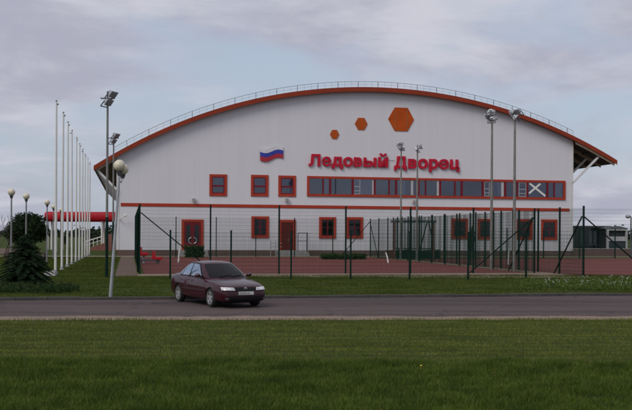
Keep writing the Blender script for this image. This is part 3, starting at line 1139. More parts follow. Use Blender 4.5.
b = G(110.4, 298.0)
gt = A(119.4, 165.3, b.y)
globe_lamp(b, gt.z - .3, 'leaning twin globe lamp on the kerb left of the car', .20, (gt.x - b.x, 0), True)
for (px, py, lb) in ((11.5, 191.6, 'largest of the globe lamps at the far left, rising behind the dark tree'),
                     (26.3, 195.8, 'second globe lamp from the left, above the middle of the round tree'),
                     (47.2, 202.0, 'globe lamp between the round tree and the nearest flagpole'),
                     (53.6, 206.5, 'small globe lamp close behind the nearest flagpole, at the canopy end'),
                     (60.9, 209.4, 'smallest globe lamp, just above the red canopy between flagpoles')):
    e = HY - py + (px - CX) * ROLL
    D = 2.25 * F / e
    p = A(px, py, D)
    globe_lamp(Vector((p.x, D, 0)), p.z - .32, lb, .20)
p = A(628.6, 216, 95)
t = thing('street_lamp', 'dark lamp post with a small head at the right edge', 'street lamp', (A(631, 216, 95).x, 95, 0), 0)
MB().tube([(0, 0, 0), (0, 0, p.z - .1)], [.09, .06], 8).build('pole', m_darkgrey, t, True)
MB().tube([(0, 0, p.z - .1), (-.12, 0, p.z + .05), (-.4, 0, p.z + .1)], .04, 6).build('arm', m_darkgrey, t)
MB().ball((-.32, 0, p.z - .05), .26, 12, 8, .8).build('lamp_head', m_grey, t, True)

# ------------------------------------------------------------------ things round the court
# red seats on posts with a dark bench between
def red_seat(px, py, base_py, label, flip):
    b = G(px, base_py)
    z = A(px, py, b.y).z
    t = thing('red_seat', label, 'seat', b, 0, 'red plastic seats at the court edge')
    k = -1 if flip else 1
    MB().box(-.34, .34, -.3, .3, z - .16, z + .02).box(-.26, .26, -.24, .24, z - .22, z - .161).build('seat_shell', m_red, t)
    MB().prism([(k * -.34, z + .021), (k * -.14, z + .021), (k * -.18, z + .42), (k * -.30, z + .42)], -.26, .26).build('backrest', m_red, t)
    MB().tube([(0, 0, 0), (0, 0, z - .221)], .09, 8).build('leg', m_grey, t)
    return t


red_seat(143.6, 252.7, 263.5, 'red plastic seat on a grey post, against the left court fence', False)
red_seat(157.2, 257.0, 264.0, 'red plastic seat on a grey post, nearer the middle of the court', False)
b = G(150, 264.0)
t = thing('training_bench', 'low dark training bench between the two red seats', 'bench', b, TH)
MB().box(-.75, .75, -.25, .25, .22, .34).build('top', m_darkgrey, t)
for x in (-.6, .6): MB().box(x - .05, x + .05, -.2, .2, 0, .219).build('leg', m_darkgrey, t)

for (x0, y0, x1, y1, lb) in ((178.3, 262.5, 181.0, 241.5, 'leaning white stake on the court in front of the glazed door'),
                             (388.2, 263.0, 385.8, 252.5, 'short bent white stake on the court, left of the red frame'),
                             (508.3, 264.5, 509.0, 249.5, 'white stake low beside the right floodlight mast')):
    b = G(x0, y0)
    p = A(x1, y1, b.y + .2)
    d = p - b
    tag(MB().tube([(0, 0, 0), (d.x * .35, d.y * .5, d.z * .55), (d.x, d.y, d.z)], [.06, .055, .045], 8).build('white_stake', m_white), lb, 'stake').location = b

# steel frame (gate-like) with a crate
b0, b1 = G(394.3, 259.2), G(433.5, 259.6)
Df = b0.y
t = thing('steel_frame', 'tall rusty red steel goal frame with dark braces at the far court end', 'goal frame', b0, math.atan2((b1 - b0).y, (b1 - b0).x))
w = (b1 - b0).length
hgt = A(394, 222.6, Df).z
m_rust = M('rusty_red_steel', (.17, .05, .04), .7, var=.3, scale=4)
MB().box(-.07, .07, -.07, .07, 0, hgt).build('upright', m_rust, t)
MB().box(w - .07, w + .07, -.07, .07, 0, hgt).build('upright', m_rust, t)
MB().box(-.35, w + .25, -.09, .09, hgt + .002, hgt + .2).build('top_beam', m_darkgrey, t)
MB().bar((w * .83, 0, hgt), (w * .58, .9, .02), .08).build('brace', m_green, t)
MB().bar((w * .88, 0, hgt), (w * 1.06, .9, .02), .08).build('brace', m_green, t)
MB().box(.08, w - .08, -.05, .05, .95, 1.03).build('lower_rail', m_green, t)
c = G(390.4, 258.4)
t = thing('wooden_crate', 'brown wooden crate standing left of the rusty red goal frame', 'crate', c, TH)
m_crate = M('brown_wood', (.16, .06, .035), .8, var=.3, scale=3, stretch=(1, 1, 5))
MB().box(-.34, .34, -.3, .3, .05, .72).build('body', m_crate, t)
mb = MB()
for x in (-.34, .26): mb.box(x, x + .08, -.33, -.302, 0, .75)
mb.box(-.36, .36, -.32, .32, .722, .76)
mb.build('batten', m_crate, t)

# dark columnar shrub seen between posts; hedges; clipped shrub at the door -> foliage helper below

# low brick wall and the far buildings at right
wl = thing('brick_wall', 'low brown brick wall running right from the hall behind the court', 'wall', O + U * (WR + .1) - V * .4, TH)
MB().box(0, 60, 0, .35, 0, .78).build('brickwork', m_plinth, wl)
MB().box(0, 60, -.04, .39, .782, .86).build('coping', m_concrete, wl)

pv = thing('dark_pavilion', 'low dark glazed pavilion with flat roof right of the hall', 'pavilion', (0, 0, 0), 0)
Dp = 106.0
a_, b_, tz = A(574.5, 250, Dp), A(605, 250, Dp), A(590, 226.2, Dp).z
pv.location = (a_.x, Dp, 0)
pw = b_.x - a_.x
MB().box(0, pw, 0, 5, 0, tz - .14).build('wall', M('dark_glazing', (.012, .014, .02), .12, spec=.6, var=.4, scale=1), pv)
MB().box(-.3, pw + .55, -.5, 5.5, tz - .138, tz + .05).build('roof', m_darkgrey, pv)
mb = MB()
for k in range(8):
    x = .05 + k * (pw - .1) / 7
    mb.box(x - .03, x + .03, -.06, -.002, 0, tz - .14)
mb.box(0.1, pw - .1, -.05, -.004, 1.15, 1.22)
mb.build('glazing_bar', M('slate_bar', (.07, .08, .09), .5, var=.2), pv)
mb = MB()
for k in (1, 3, 4):
    x = .2 + k * (pw - .1) / 7
    mb.box(x, x + .36, -.03, -.006, 1.25, tz - .5)
mb.build('poster', M('slate_glass', (.09, .10, .115), .2, var=.3), pv)

ki = thing('white_kiosk', 'white framed kiosk with dark openings beside the dark pavilion', 'kiosk', (0, 0, 0), 0)
Dk = 103.0
a_, b_, tz = A(606.8, 250, Dk), A(627.5, 250, Dk), A(617, 228.5, Dk).z
ki.location = (a_.x, Dk, 0)
pw = b_.x - a_.x
mb = MB()
mb.box(0, .22, -.02, .3, 0, tz).box(pw - .2, pw, -.02, .3, 0, tz).box(.22, pw - .2, -.02, .3, tz - .22, tz)
mb.box(.22, pw - .2, -.02, .3, A(617, 241, Dk).z, A(617, 236.5, Dk).z)
mb.build('frame', M('dull_white_frame', (.34, .34, .34), .6, var=.2), ki)
MB().box(.05, pw - .05, .301, 3, 0, tz - .05).build('body', m_dark, ki)
MB().box(.221, pw - .201, .05, .12, .1, A(617, 241.6, Dk).z).build('counter', M('dark_teal', (.02, .03, .034), .5), ki)
MB().prism([(-.1, tz + .001), (pw + .1, tz + .001), (pw * .6, tz + .28), (pw * .3, tz + .25)], -.1, 3.1).build('roof', m_curtain_dim, ki)

# dark bench thing on the left lawn
b0, b1 = G(6.5, 260.8), G(44, 261.5)
t = thing('park_bench', 'long dark bench frame on the lawn, partly behind the spruce', 'bench', b0, math.atan2((b1 - b0).y, (b1 - b0).x))
w = (b1 - b0).length
hh = A(6.5, 252.3, b0.y).z
mm_ = M('dark_brown_wood', (.045, .025, .022), .7, var=.2)
MB().box(0, w, -.2, .2, hh * .5, hh * .58).build('seat', mm_, t)
MB().box(0, w, .24, .30, hh * .78, hh).build('backrest', mm_, t)
for x in np.linspace(0.06, w - .06, 4): MB().box(x - .06, x + .06, .14, .235, 0, hh).box(x - .05, x + .05, -.2, -.1, 0, hh * .499).build('leg', mm_, t)

# ------------------------------------------------------------------ vegetation helpers
def vnoise(x, y, seed=0):
    xi, yi = np.floor(x).astype(int), np.floor(y).astype(int)
    fx, fy = x - xi, y - yi
    fx, fy = fx * fx * (3 - 2 * fx), fy * fy * (3 - 2 * fy)
    def h(a, b):
        v = np.sin(a * 127.1 + b * 311.7 + seed * 74.7) * 43758.5453
        return v - np.floor(v)
    return (h(xi, yi) * (1 - fx) + h(xi + 1, yi) * fx) * (1 - fy) + (h(xi, yi + 1) * (1 - fx) + h(xi + 1, yi + 1) * fx) * fy


def blades(name, P, h, w, mat, bend=.5):
    n = len(P)
    yaw = RNG.uniform(0, 2 * np.pi, n)
    dirx, diry = np.cos(yaw), np.sin(yaw)
    la = RNG.uniform(0, 2 * np.pi, n)
    lean = h * bend * RNG.uniform(.1, 1, n)
    lx, ly = np.cos(la) * lean, np.sin(la) * lean
    V5 = np.empty((n, 5, 3), np.float32)
    for j, (sg, f, ww) in enumerate(((-1, 0, 1), (1, 0, 1), (-1, .55, .8), (1, .55, .8), (0, 1, 0))):
        V5[:, j, 0] = P[:, 0] + sg * dirx * w * ww * .5 + lx * f * f
        V5[:, j, 1] = P[:, 1] + sg * diry * w * ww * .5 + ly * f * f
        V5[:, j, 2] = P[:, 2] + h * f * (1 - .25 * f * (lean / np.maximum(h, 1e-4)))
    base = (np.arange(n) * 5)[:, None]
    li = np.concatenate((base + 0, base + 1, base + 3, base + 2, base + 2, base + 3, base + 4), 1).ravel()
    lt = np.tile([4, 3], n)
    me = fast_mesh(name, V5.reshape(-1, 3), li, lt)
    return link(name, me, mat)


def leaves_np(C, size, nrm_up=.3, aspect=.5):
    """diamond leaves at C, random orientation -> verts, loops"""
    n = len(C)
    a = RNG.normal(size=(n, 3))
    a /= np.linalg.norm(a, axis=1)[:, None]
    b = RNG.normal(size=(n, 3))
    b -= a * (a * b).sum(1)[:, None]
    b /= np.linalg.norm(b, axis=1)[:, None]
    s = (size * RNG.uniform(.6, 1.3, n))[:, None]
    q = np.stack((C - a * s, C + b * s * aspect, C + a * s, C - b * s * aspect), 1)
    return q.reshape(-1, 3), np.arange(4 * n), np.full(n, 4)


def leaf_obj(name, C, size, mat, parent=None, aspect=.5):
    v, li, lt = leaves_np(np.asarray(C, float), np.asarray(size) * np.ones(len(C)), aspect=aspect)
    return link(name, fast_mesh(name, v, li, lt), mat, parent)


def crown_pts(n, rx, ry, rz, cz, lumps=14, seed=1, flat=.0):
    """points in a lumpy crown: clumps on an ellipsoid shell plus inner fill"""
    r = np.random.default_rng(seed)
    d = r.normal(size=(lumps, 3))
    d /= np.linalg.norm(d, axis=1)[:, None]
    cc = d * r.uniform(.45, .85, (lumps, 1)) * np.array([rx, ry, rz])
    k = r.integers(0, lumps, n)
    dd = r.normal(size=(n, 3))
    dd /= np.linalg.norm(dd, axis=1)[:, None]
    rad = r.uniform(0, 1, (n, 1)) ** .45 * r.uniform(.26, .46, lumps)[k][:, None]
    p = cc[k] + dd * rad * np.array([rx, ry, rz])
    p[:, 2] += cz
    return p


m_leaf_dark = island_mat('dark_leaves', [(.012, .022, .010), (.024, .040, .016), (.036, .055, .022)])
m_needle = island_mat('spruce_needles', [(.010, .022, .012), (.022, .042, .021), (.042, .068, .034)], trans=.15)
m_leaf_mid = island_mat('mid_leaves', [(.022, .045, .014), (.04, .07, .02), (.06, .09, .03)])
m_far = island_mat('far_leaves', [(.022, .034, .022), (.035, .050, .030), (.05, .066, .042)], trans=.1)
m_grass = island_mat('lush_grass', [(.020, .044, .005), (.062, .108, .013), (.108, .162, .024), (.046, .088, .011), (.17, .17, .06)], trans=.35, rough=.6, spec=.12, patch=(1.3, 1.3, 1))
m_mown = island_mat('mown_grass', [(.066, .104, .016), (.118, .156, .028), (.170, .196, .046), (.098, .134, .024), (.23, .21, .085)], trans=.3, patch=(.5, 2.2, 1))
m_verge = island_mat('verge_grass', [(.036, .058, .011), (.066, .093, .018), (.108, .130, .032), (.054, .078, .015)], trans=.3, patch=(.5, .9, 1))
m_weed = island_mat('bright_weeds', [(.05, .085, .018), (.085, .125, .028), (.11, .15, .04)], trans=.3)
m_twig = M('bare_twigs', (.085, .062, .06), .9, var=.2)

# foreground: lush grass near, mown rows behind
def pts_in(y0, y1, n, pad=4.0):
    y = np.sqrt(RNG.uniform(y0 * y0, y1 * y1, n))
    hw = y * (318 / F) + pad
    x = RNG.uniform(-1, 1, n) * hw
    return x, y


def lush_edge(x): return 16.0 + .5 * (vnoise(x * .9, x * 0 + 3.3, 5) - .5) + .012 * x
x, y = pts_in(8.6, 16.6, 460000)
nz = vnoise(x * 1.6, y * 1.6, 1) * .6 + vnoise(x * 5, y * 5, 2) * .4
keep = (y < lush_edge(x) + RNG.normal(0, .12, len(x))) & (RNG.uniform(0, 1, len(x)) < .35 + nz)
x, y, nz = x[keep], y[keep], nz[keep]
nz2 = vnoise(x * 2.2 + 7, y * 2.2, 31)
h = (.030 + .075 * nz + .085 * np.clip(nz2 - .35, 0, 1)) * RNG.uniform(.5, 1.4, len(x))
P = np.stack((x, y, np.zeros(len(x))), 1)
tag(blades('lush_grass', P, h, .0062 * RNG.uniform(.7, 1.3, len(x)), m_grass, .75), kind='stuff')

def strip_y(x): return sl.y + (sr.y - sl.y) * (x - sl.x) / (sr.x - sl.x)
x, y = pts_in(15.6, 25.0, 390000)
yy = y - .07 * x
ph_ = np.sin(yy * 2 * np.pi / .62 + 3.0 * vnoise(x * .10, yy * .5, 9))
rows = np.clip((ph_ + .72) * 3.0 + 1.0 * (vnoise(x * .28 + 4, yy * 3.4, 15) - .45), 0, 1)
nz = .55 * vnoise(x * .35, yy * 3.2, 3) + .45 * vnoise(x * 1.7, yy * 4, 4)
edge = strip_y(x) + .12 * (vnoise(x * 1.3, x * 0, 8) - .4)
keep = (y > lush_edge(x) - .25) & (y < edge) & (RNG.uniform(0, 1, len(x)) < (.24 + .60 * nz) * (.10 + .90 * rows))
x, y, nz, rows = x[keep], y[keep], nz[keep], rows[keep]
h = (.012 + .026 * nz + .026 * rows) * RNG.uniform(.6, 1.3, len(x))
near_strip = (strip_y(x) - y) < .35
h = np.where(near_strip, h * 1.7, h)
P = np.stack((x, y, np.zeros(len(x))), 1)
tag(blades('mown_grass', P, h, .0075 * RNG.uniform(.7, 1.4, len(x)), m_mown, .9), kind='stuff')

# cut clippings lying in rows
x, y = pts_in(16.2, 24.0, 20000)
yy = y - .07 * x
ph_ = np.sin(yy * 2 * np.pi / .62 + 3.0 * vnoise(x * .10, yy * .5, 9))
rows = np.clip((ph_ + .72) * 3.0 + 1.0 * (vnoise(x * .28 + 4, yy * 3.4, 15) - .45), 0, 1)
keep = (rows < .35) & (y < strip_y(x) - .1)
C = np.stack((x, y, RNG.uniform(.008, .03, len(x))), 1)[keep]
n = len(C)
ang = RNG.normal(0, .5, n)
dv = np.stack((np.cos(ang), np.sin(ang), RNG.normal(0, .12, n)), 1) * RNG.uniform(.03, .09, n)[:, None]
pv_ = np.stack((-np.sin(ang), np.cos(ang), np.full(n, .25)), 1) * .004
q = np.stack((C - dv - pv_, C + dv - pv_, C + dv + pv_, C - dv + pv_), 1).reshape(-1, 3)
cl_ = link('grass_clippings', fast_mesh('grass_clippings', q, np.arange(4 * n), np.full(n, 4)),
           island_mat('dry_clippings', [(.022, .024, .010), (.045, .044, .018), (.075, .07, .03)], trans=.1))
tag(cl_, kind='stuff')

# verge between the road and the courts, and the left lawn
def far_y(x): return far_p.y + (x - far_p.x) * U.y / U.x
y = np.sqrt(RNG.uniform(28.0 ** 2, 52.0 ** 2, 320000))
x = RNG.uniform(-1, 1, len(y)) * (y * .345 + 6)
fy = FA.y - 2.4 + (x - FA.x) * U.y / U.x
pvx = PV.x - (y - PV.y) * math.tan(TH)
left = (x < pvx)
nz = .6 * vnoise(x * .8, y * .8, 11) + .4 * vnoise(x * 3, y * 3, 12)
keep = (y > far_y(x) + .2) & ((y < fy + .2 * RNG.normal(size=len(x))) | left) & (RNG.uniform(0, 1, len(x)) < .3 + nz)
x, y, nz = x[keep], y[keep], nz[keep]
h = (.025 + .06 * nz) * RNG.uniform(.6, 1.3, len(x))
edgeb = (y - far_y(x)) < .45
h = np.where(edgeb, h * 1.35, h)
P = np.stack((x, y, np.zeros(len(x))), 1)
tag(blades('verge_grass', P, h, .014 * RNG.uniform(.7, 1.4, len(x)), m_verge, .8), kind='stuff')
y = np.sqrt(RNG.uniform(50.0 ** 2, 91.0 ** 2, 120000))
x = RNG.uniform(-.40, -.10, len(y)) * y
pvx = PV.x - (y - PV.y) * math.tan(TH)
keep = (x < pvx - .1) & (-(x - pc.x) * math.sin(TH) + (y - pc.y) * math.cos(TH) < -.6)
x, y = x[keep], y[keep]
P = np.stack((x, y, np.zeros(len(x))), 1)
tag(blades('lawn_grass', P, RNG.uniform(.03, .08, len(x)), .03 * RNG.uniform(.7, 1.4, len(x)), m_verge, .8), kind='stuff')

# weeds with white flowers at the right, low plants by the spruce
def weed_patch(px0, px1, py0, py1, n, seed):
    r = np.random.default_rng(seed)
    out = []
    for _ in range(n):
        out.append(G(r.uniform(px0, px1), r.uniform(py0, py1)))
    return np.array([p[:] for p in out])
W = weed_patch(520, 640, 280.5, 291, 420, 3)
keep = vnoise(W[:, 0] * .9, W[:, 1] * .5, 21) > .35
W = W[keep]
C = np.repeat(W, 26, 0) + RNG.normal(0, 1, (len(W) * 26, 3)) * np.array([.16, .16, .055]) + np.array([0, 0, .10])
C[:, 2] = np.abs(C[:, 2])
tag(leaf_obj('leafy_weeds', C, .045, m_weed), kind='stuff')
Wf = weed_patch(545, 640, 280, 288, 70, 5)
mb = MB()
for p in Wf:
    z = random.uniform(.08, .24)
    mb.tube([(p[0], p[1], 0), (p[0] + random.uniform(-.03, .03), p[1], z)], .004, 3, False)
    for k in range(random.randint(1, 4)):
        c = (p[0] + random.uniform(-.07, .07), p[1] + random.uniform(-.07, .07), z + random.uniform(-.02, .03))
        mb.lathe([(.002, -.005), (.016, 0), (.013, .009), (.002, .012)], c, 6)
tag(mb.build('white_flowers', m_white), kind='stuff')
mb = MB()
for px, py in ((420.5, 371.5),):
    p = G(px, py)
    mb.tube([(p.x, p.y, 0), (p.x + .01, p.y, .09)], .002, 4)
    mb.lathe([(.002, -.008), (.020, 0), (.016, .010), (.002, .014)], (p.x + .01, p.y, .095), 8)
tag(mb.build('yellow_dandelions', M('yellow_petals', (.55, .42, .03), .7)), kind='stuff')
W = weed_patch(-15, 72, 288.5, 293.5, 150, 8)
C = np.repeat(W, 60, 0) + RNG.normal(0, 1, (len(W) * 60, 3)) * np.array([.2, .15, .07]) + np.array([0, 0, .12])
C[:, 2] = np.abs(C[:, 2])
tag(leaf_obj('low_plants', C, .04, island_mat('low_plant_leaves', [(.016, .034, .012), (.03, .055, .018), (.045, .07, .022)])), kind='stuff')

# young spruce
b = G(25.5, 286.5)
sp_ = thing('spruce_tree', 'young dark spruce standing in the grass at the left edge', 'spruce', b, 0)
Hs = A(25.5, 234.2, b.y).z
MB().tube([(0, 0, 0), (0, 0, Hs * .6), (0, 0, Hs)], [.05, .03, .006], 7).build('trunk', m_bark, sp_)
r = np.random.default_rng(4)
tri = []
nb = 0
z = .05
while z < Hs - .06:
    f = z / Hs
    ln0 = 1.25 * (1 - f) ** .78 + .08
    for k in range(int(13 - 6 * f)):
        a = r.uniform(0, 2 * math.pi)
        l = ln0 * r.uniform(.75, 1.12)
        up = r.uniform(.08, .32) + .45 * f
        d = np.array([math.cos(a), math.sin(a), 0])
        sd = np.array([-d[1], d[0], 0])
        ns = max(6, int(l * 40))
        for i in range(ns):
            q = (i + .5) / ns
            c = d * l * q + np.array([0, 0, z + l * (up * q - .42 * q * q)])
            tw = .17 * l * (1 - q * .7) + .035
            for sg_ in (-1, 1):
                for w_ in (0, 1):
                    e = c + sd * sg_ * tw * r.uniform(.5, 1.1) + d * tw * r.uniform(.3, .9) + np.array([0, 0, r.uniform(-.05, .05)])
                    wv = np.array([0, 0, r.uniform(.006, .014)]) + d * r.uniform(-.012, .012)
                    tri.append((c - wv, e, c + wv))
    z += .058
T = np.array(tri).reshape(-1, 3)
link('foliage', fast_mesh('foliage', T, np.arange(len(T)), np.full(len(T) // 3, 3)), m_needle, sp_)

# round dark tree behind it
b = G(28, 258.5)
tr = thing('round_tree', 'broad dark round-crowned tree behind the young spruce', 'tree', b, 0)
zt, zb_ = A(28, 214.2, b.y).z, A(28, 244.5, b.y).z
rx = (A(48.3, 230, b.y).x - A(7.5, 230, b.y).x) / 2
tk = MB()
for a in range(5):
    q = a * 1.256 + .3
    tk.tube([(.08 * math.cos(q), .08 * math.sin(q), 0), (.3 * math.cos(q), .3 * math.sin(q), zb_ + .4), (1.0 * math.cos(q), 1.0 * math.sin(q), zb_ + 2.2)], [.1, .07, .03], 6)
tk.build('trunk', m_bark, tr)
cz = (zt + zb_) / 2
C = np.concatenate((crown_pts(15000, rx * 1.0, rx, (zt - zb_) / 2 * 1.02, cz, 60, 3), crown_pts(7000, rx * .8, rx * .8, (zt - zb_) / 2.3, cz - .1, 24, 5)))
C = C[(C[:, 2] > zb_ - .1)]
leaf_obj('crown', C, .11, m_leaf_dark, tr)

# bare purplish shrub at the left edge
b = G(0.5, 257)
sh = thing('bare_shrub', 'bare purplish brown twiggy shrub at the left edge of the picture', 'shrub', b, 0)
tw = MB()
rr = random.Random(5)
zh = A(0, 213, b.y).z
def twig(p, d, l, r_, depth):
    e = p + d * l
    tw.tube([p, p + d * l * .5 + Vector((rr.uniform(-.05, .05), rr.uniform(-.05, .05), 0)) * l, e], [r_, r_ * .8, r_ * .6], 4, False)
    if depth == 0: return
    for _ in range(3 if depth > 1 else 4):
        nd = (d + Vector((rr.uniform(-.6, .6), rr.uniform(-.6, .6), rr.uniform(-.15, .45)))).normalized()
        twig(p + d * l * rr.uniform(.45, 1), nd, l * rr.uniform(.5, .8), r_ * .6, depth - 1)
for k in range(9):
    twig(Vector((rr.uniform(-.6, .6), rr.uniform(-.4, .4), 0)), Vector((rr.uniform(-.45, .45), rr.uniform(-.4, .4), 1)).normalized(), zh * .42, .04, 4)
tw.build('branches', m_twig, sh)

# clipped shrub before the glazed door
def shrub(name, label, cat, px0, px1, py0, py1, n, size, mat, ry=None, seed=1, box=False):
    b = G((px0 + px1) / 2, py1)
    rx = (A(px1, py1, b.y).x - A(px0, py1, b.y).x) / 2
    h = A(px0, py0, b.y).z
    t = thing(name, label, cat, b, TH if box else 0)
    r = np.random.default_rng(seed)
    if box:
        C = r.uniform(-1, 1, (n, 3)) * np.array([rx, ry or rx * .6, h / 2]) + np.array([0, 0, h / 2])
        C += r.normal(0, .06, C.shape)
        C[:, 2] = np.clip(C[:, 2] + .12 * vnoise(C[:, 0] * 2, C[:, 1] * 2, 3), .02, None)
    else:
        C = crown_pts(n, rx, ry or rx, h / 2, h / 2, 16, seed)
        C[:, 2] = np.clip(C[:, 2], .02, None)
    leaf_obj('foliage', C, size, mat, t)
    mb = MB()
    for k in range(3):
        mb.tube([(rx * .5 * (k - 1), 0, 0), (rx * .55 * (k - 1), 0, h * .6)], [.04, .02], 5)
    mb.build('stem', m_bark, t)
    return t


shrub('clipped_shrub', 'clipped dark green shrub in front of the glazed double door', 'shrub', 185.5, 203.2, 246.8, 257.5, 2600, .10, m_leaf_mid, .6, 2, True)
shrub('low_hedge', 'low dark hedge along the far court end below the middle windows', 'hedge', 321, 366, 255.0, 259.4, 2600, .10, m_leaf_mid, .4, 4, True)
shrub('low_hedge', 'low dark hedge at the foot of the rusty goal frame', 'hedge', 396, 440, 251.0, 258.8, 2800, .10, m_leaf_dark, .4, 5, True)
shrub('columnar_shrub', 'narrow dark upright shrub by the wall between two right lower windows', 'shrub', 470, 475.5, 224, 259.5, 1500, .07, m_leaf_dark, None, 6)

# far tree belt at the horizon (one mass)
C, Sz = [], []
r = np.random.default_rng(12)
for k in range(420):
    X = r.uniform(-420, 330)
    D = r.uniform(440, 520)
    hgt = (3.0 + 4.6 * vnoise(np.array([X * .02]), np.array([2.0]), 4)[0]) * r.uniform(.7, 1.15)
    n = 60
    p = r.normal(0, 1, (n, 3)) * np.array([2.2, 1.5, hgt * .25]) + np.array([X, D, hgt * .5])
    C.append(p)
C = np.concatenate(C)
C[:, 2] = np.clip(C[:, 2], .2, None)
tag(leaf_obj('far_trees', C, .9, m_far, aspect=.7), kind='stuff')
# small dark trees nearer the canopy
for px0, px1, py0, py1, lb, sd in ((84, 99, 231.5, 244.5, 'dark bushy tree behind the white handrail of the stairs', 3),
                                   (63.5, 70, 225, 243.5, 'small loose dark tree seen between the flagpoles', 7)):
    D = 150
    a_, b_ = A(px0, py1, D), A(px1, py1, D)
    t = thing('bushy_tree', lb, 'tree', ((a_.x + b_.x) / 2, D, 0), 0)
    zt = A(px0, py0, D).z
    rx = (b_.x - a_.x) / 2
    n = 2500 if sd == 3 else 500
    C = crown_pts(n, rx, rx, zt * .46, zt * .52, 14 if sd == 3 else 7, sd)
    leaf_obj('crown', C, .16, m_far, t)
    MB().tube([(0, 0, 0), (.1, 0, zt * .5)], [.14, .08], 7).build('trunk', m_bark, t)

# ------------------------------------------------------------------ the car
def build_car():
    rear, front = G(178.5, 301.6), G(212.0, 307.4)
    hd = (front - rear)
    ang = math.atan2(hd.y, hd.x)
    hv = Vector((math.cos(ang), math.sin(ang), 0))
    lv = Vector((-hv.y, hv.x, 0))
    mid = (rear + front) / 2 + lv * .74
    car = thing('parked_car', 'dark maroon four-door sedan parked on the road beside the verge', 'car', mid, ang)
    paint, nt, bsdf = new_mat('maroon_paint')
    tc = N(nt, 'ShaderNodeTexCoord')
    ns = N(nt, 'ShaderNodeTexNoise', Scale=2.0, Detail=5.0)
    nt.links.new(tc.outputs['Object'], ns.inputs['Vector'])
    nt.links.new(mix_col(nt, ns.outputs[0], (.028, .0014, .0050), (.038, .0020, .0070)), bsdf.inputs['Base Color'])
    bsdf.inputs['Roughness'].default_value = .38
    bsdf.inputs['Metallic'].default_value = 0
    bsdf.inputs['Specular IOR Level'].default_value = .10
    bsdf.inputs['Coat Weight'].default_value = .7
    bsdf.inputs['Coat Roughness'].default_value = .05
    black = M('black_trim', (.006, .006, .007), .6, spec=.2, var=.2)
    rubber = M('tyre_rubber', (.012, .012, .012), .85, var=.2)
    alloy = M('alloy_rim', (.42, .42, .43), .35, metal=.5, var=.15)
    chrome = M('chrome', (.62, .62, .64), .18, metal=1, var=.03)
    lamp = M('headlight_glass', (.62, .62, .62), .08, spec=.8, var=.15, scale=9)
    amber = M('amber_lens', (.5, .16, .03), .2)
    redl = M('red_lens', (.25, .01, .01), .15)
    wsg = M('windscreen_glass', (.004, .004, .005), .06, spec=.16, var=.4, scale=2)
    sdg = M('side_glass', (.34, .40, .50), .04, metal=.92, var=.12, scale=2)
    plate_m = M('plate_white', (.55, .55, .54), .5, var=.06)

    # x, half width, bottom, top (bonnet / waist / boot)
    st = [(-2.235, .50, .40, .60), (-2.215, .66, .34, .72), (-2.17, .755, .29, .875), (-2.08, .80, .26, .955), (-1.88, .828, .235, .985), (-1.55, .845, .22, .985),
          (-1.0, .852, .20, .965), (-.4, .855, .195, .945), (.2, .855, .195, .930), (.72, .852, .195, .912), (1.1, .847, .195, .872), (1.45, .838, .195, .826),
          (1.75, .820, .195, .778), (1.95, .790, .20, .735), (2.09, .745, .205, .685), (2.17, .69, .215, .62), (2.215, .60, .24, .54), (2.235, .48, .30, .46)]
    def ring(w, zb, zt):
        h = zt - zb
        return [(0, zb), (.80 * w, zb), (.955 * w, zb + .05 * h), (.995 * w, zb + .30 * h), (w, zb + .52 * h), (.985 * w, zb + .76 * h), (.945 * w, zb + .90 * h),
                (.86 * w, zb + .972 * h), (.55 * w, zt + .006), (0, zt + .014)]
    mb = MB()
    vs, fs = [], []
    half = len(ring(1, 0, 1))
    n = 2 * half - 2
    for x, w, zb, zt in st:
        rg = ring(w, zb, zt)
        full = rg + [(-y, z) for y, z in rg[-2:0:-1]]
        vs += [(x, y, z) for y, z in full]
    for i in range(len(st) - 1):
        for k in range(n):
            fs.append((i * n + k, i * n + (k + 1) % n, (i + 1) * n + (k + 1) % n, (i + 1) * n + k))
    fs += [tuple(range(n)), tuple(range((len(st) - 1) * n, len(st) * n))]
    body = mb.add(vs, fs).build('body', paint, car, True)
    body.data.materials.append(black)
    sb = body.modifiers.new('s', 'SUBSURF')
    sb.levels = sb.render_levels = 2
    cut_objs = []
    AX = (1.33, -1.31)
    for ax in AX:
        c = MB().lathe([(.345, -1.2), (.345, 1.2)], (ax, 0, .295), 40, 'y').build('cutter', black)
        cut_objs.append(c)
    # only the outer zones are cut away
    for c in cut_objs:
        for q in c.data.polygons: q.material_index = 0
    dg = bpy.context.evaluated_depsgraph_get()
    for sy in (-1, 1):
        for ax in AX:
            c = MB().lathe([(.345, .50 * sy), (.345, 1.2 * sy)], (ax, 0, .295), 40, 'y').build('cutter', black)
            c.location = car.location
            c.rotation_euler = car.rotation_euler
            md = body.modifiers.new('b', 'BOOLEAN')
            md.operation = 'DIFFERENCE'
            md.object = c
            md.solver = 'EXACT'
            try: md.material_mode = 'TRANSFER'
            except Exception: pass
            cut_objs.append(c)
    bpy.context.view_layer.update()
    dg = bpy.context.evaluated_depsgraph_get()
    me = bpy.data.meshes.new_from_object(body.evaluated_get(dg))
    body.modifiers.clear()
    body.data = me
    for c in cut_objs: bpy.data.objects.remove(c)
    me.shade_smooth()
    try: me.set_sharp_from_angle(angle=R(38))
    except Exception: pass
    bvh = BVHTree.FromPolygons([v.co[:] for v in me.vertices], [tuple(p.vertices) for p in me.polygons])

    # cabin
    xb0, xb1, xt0, xt1 = .86, -1.60, .06, -.90
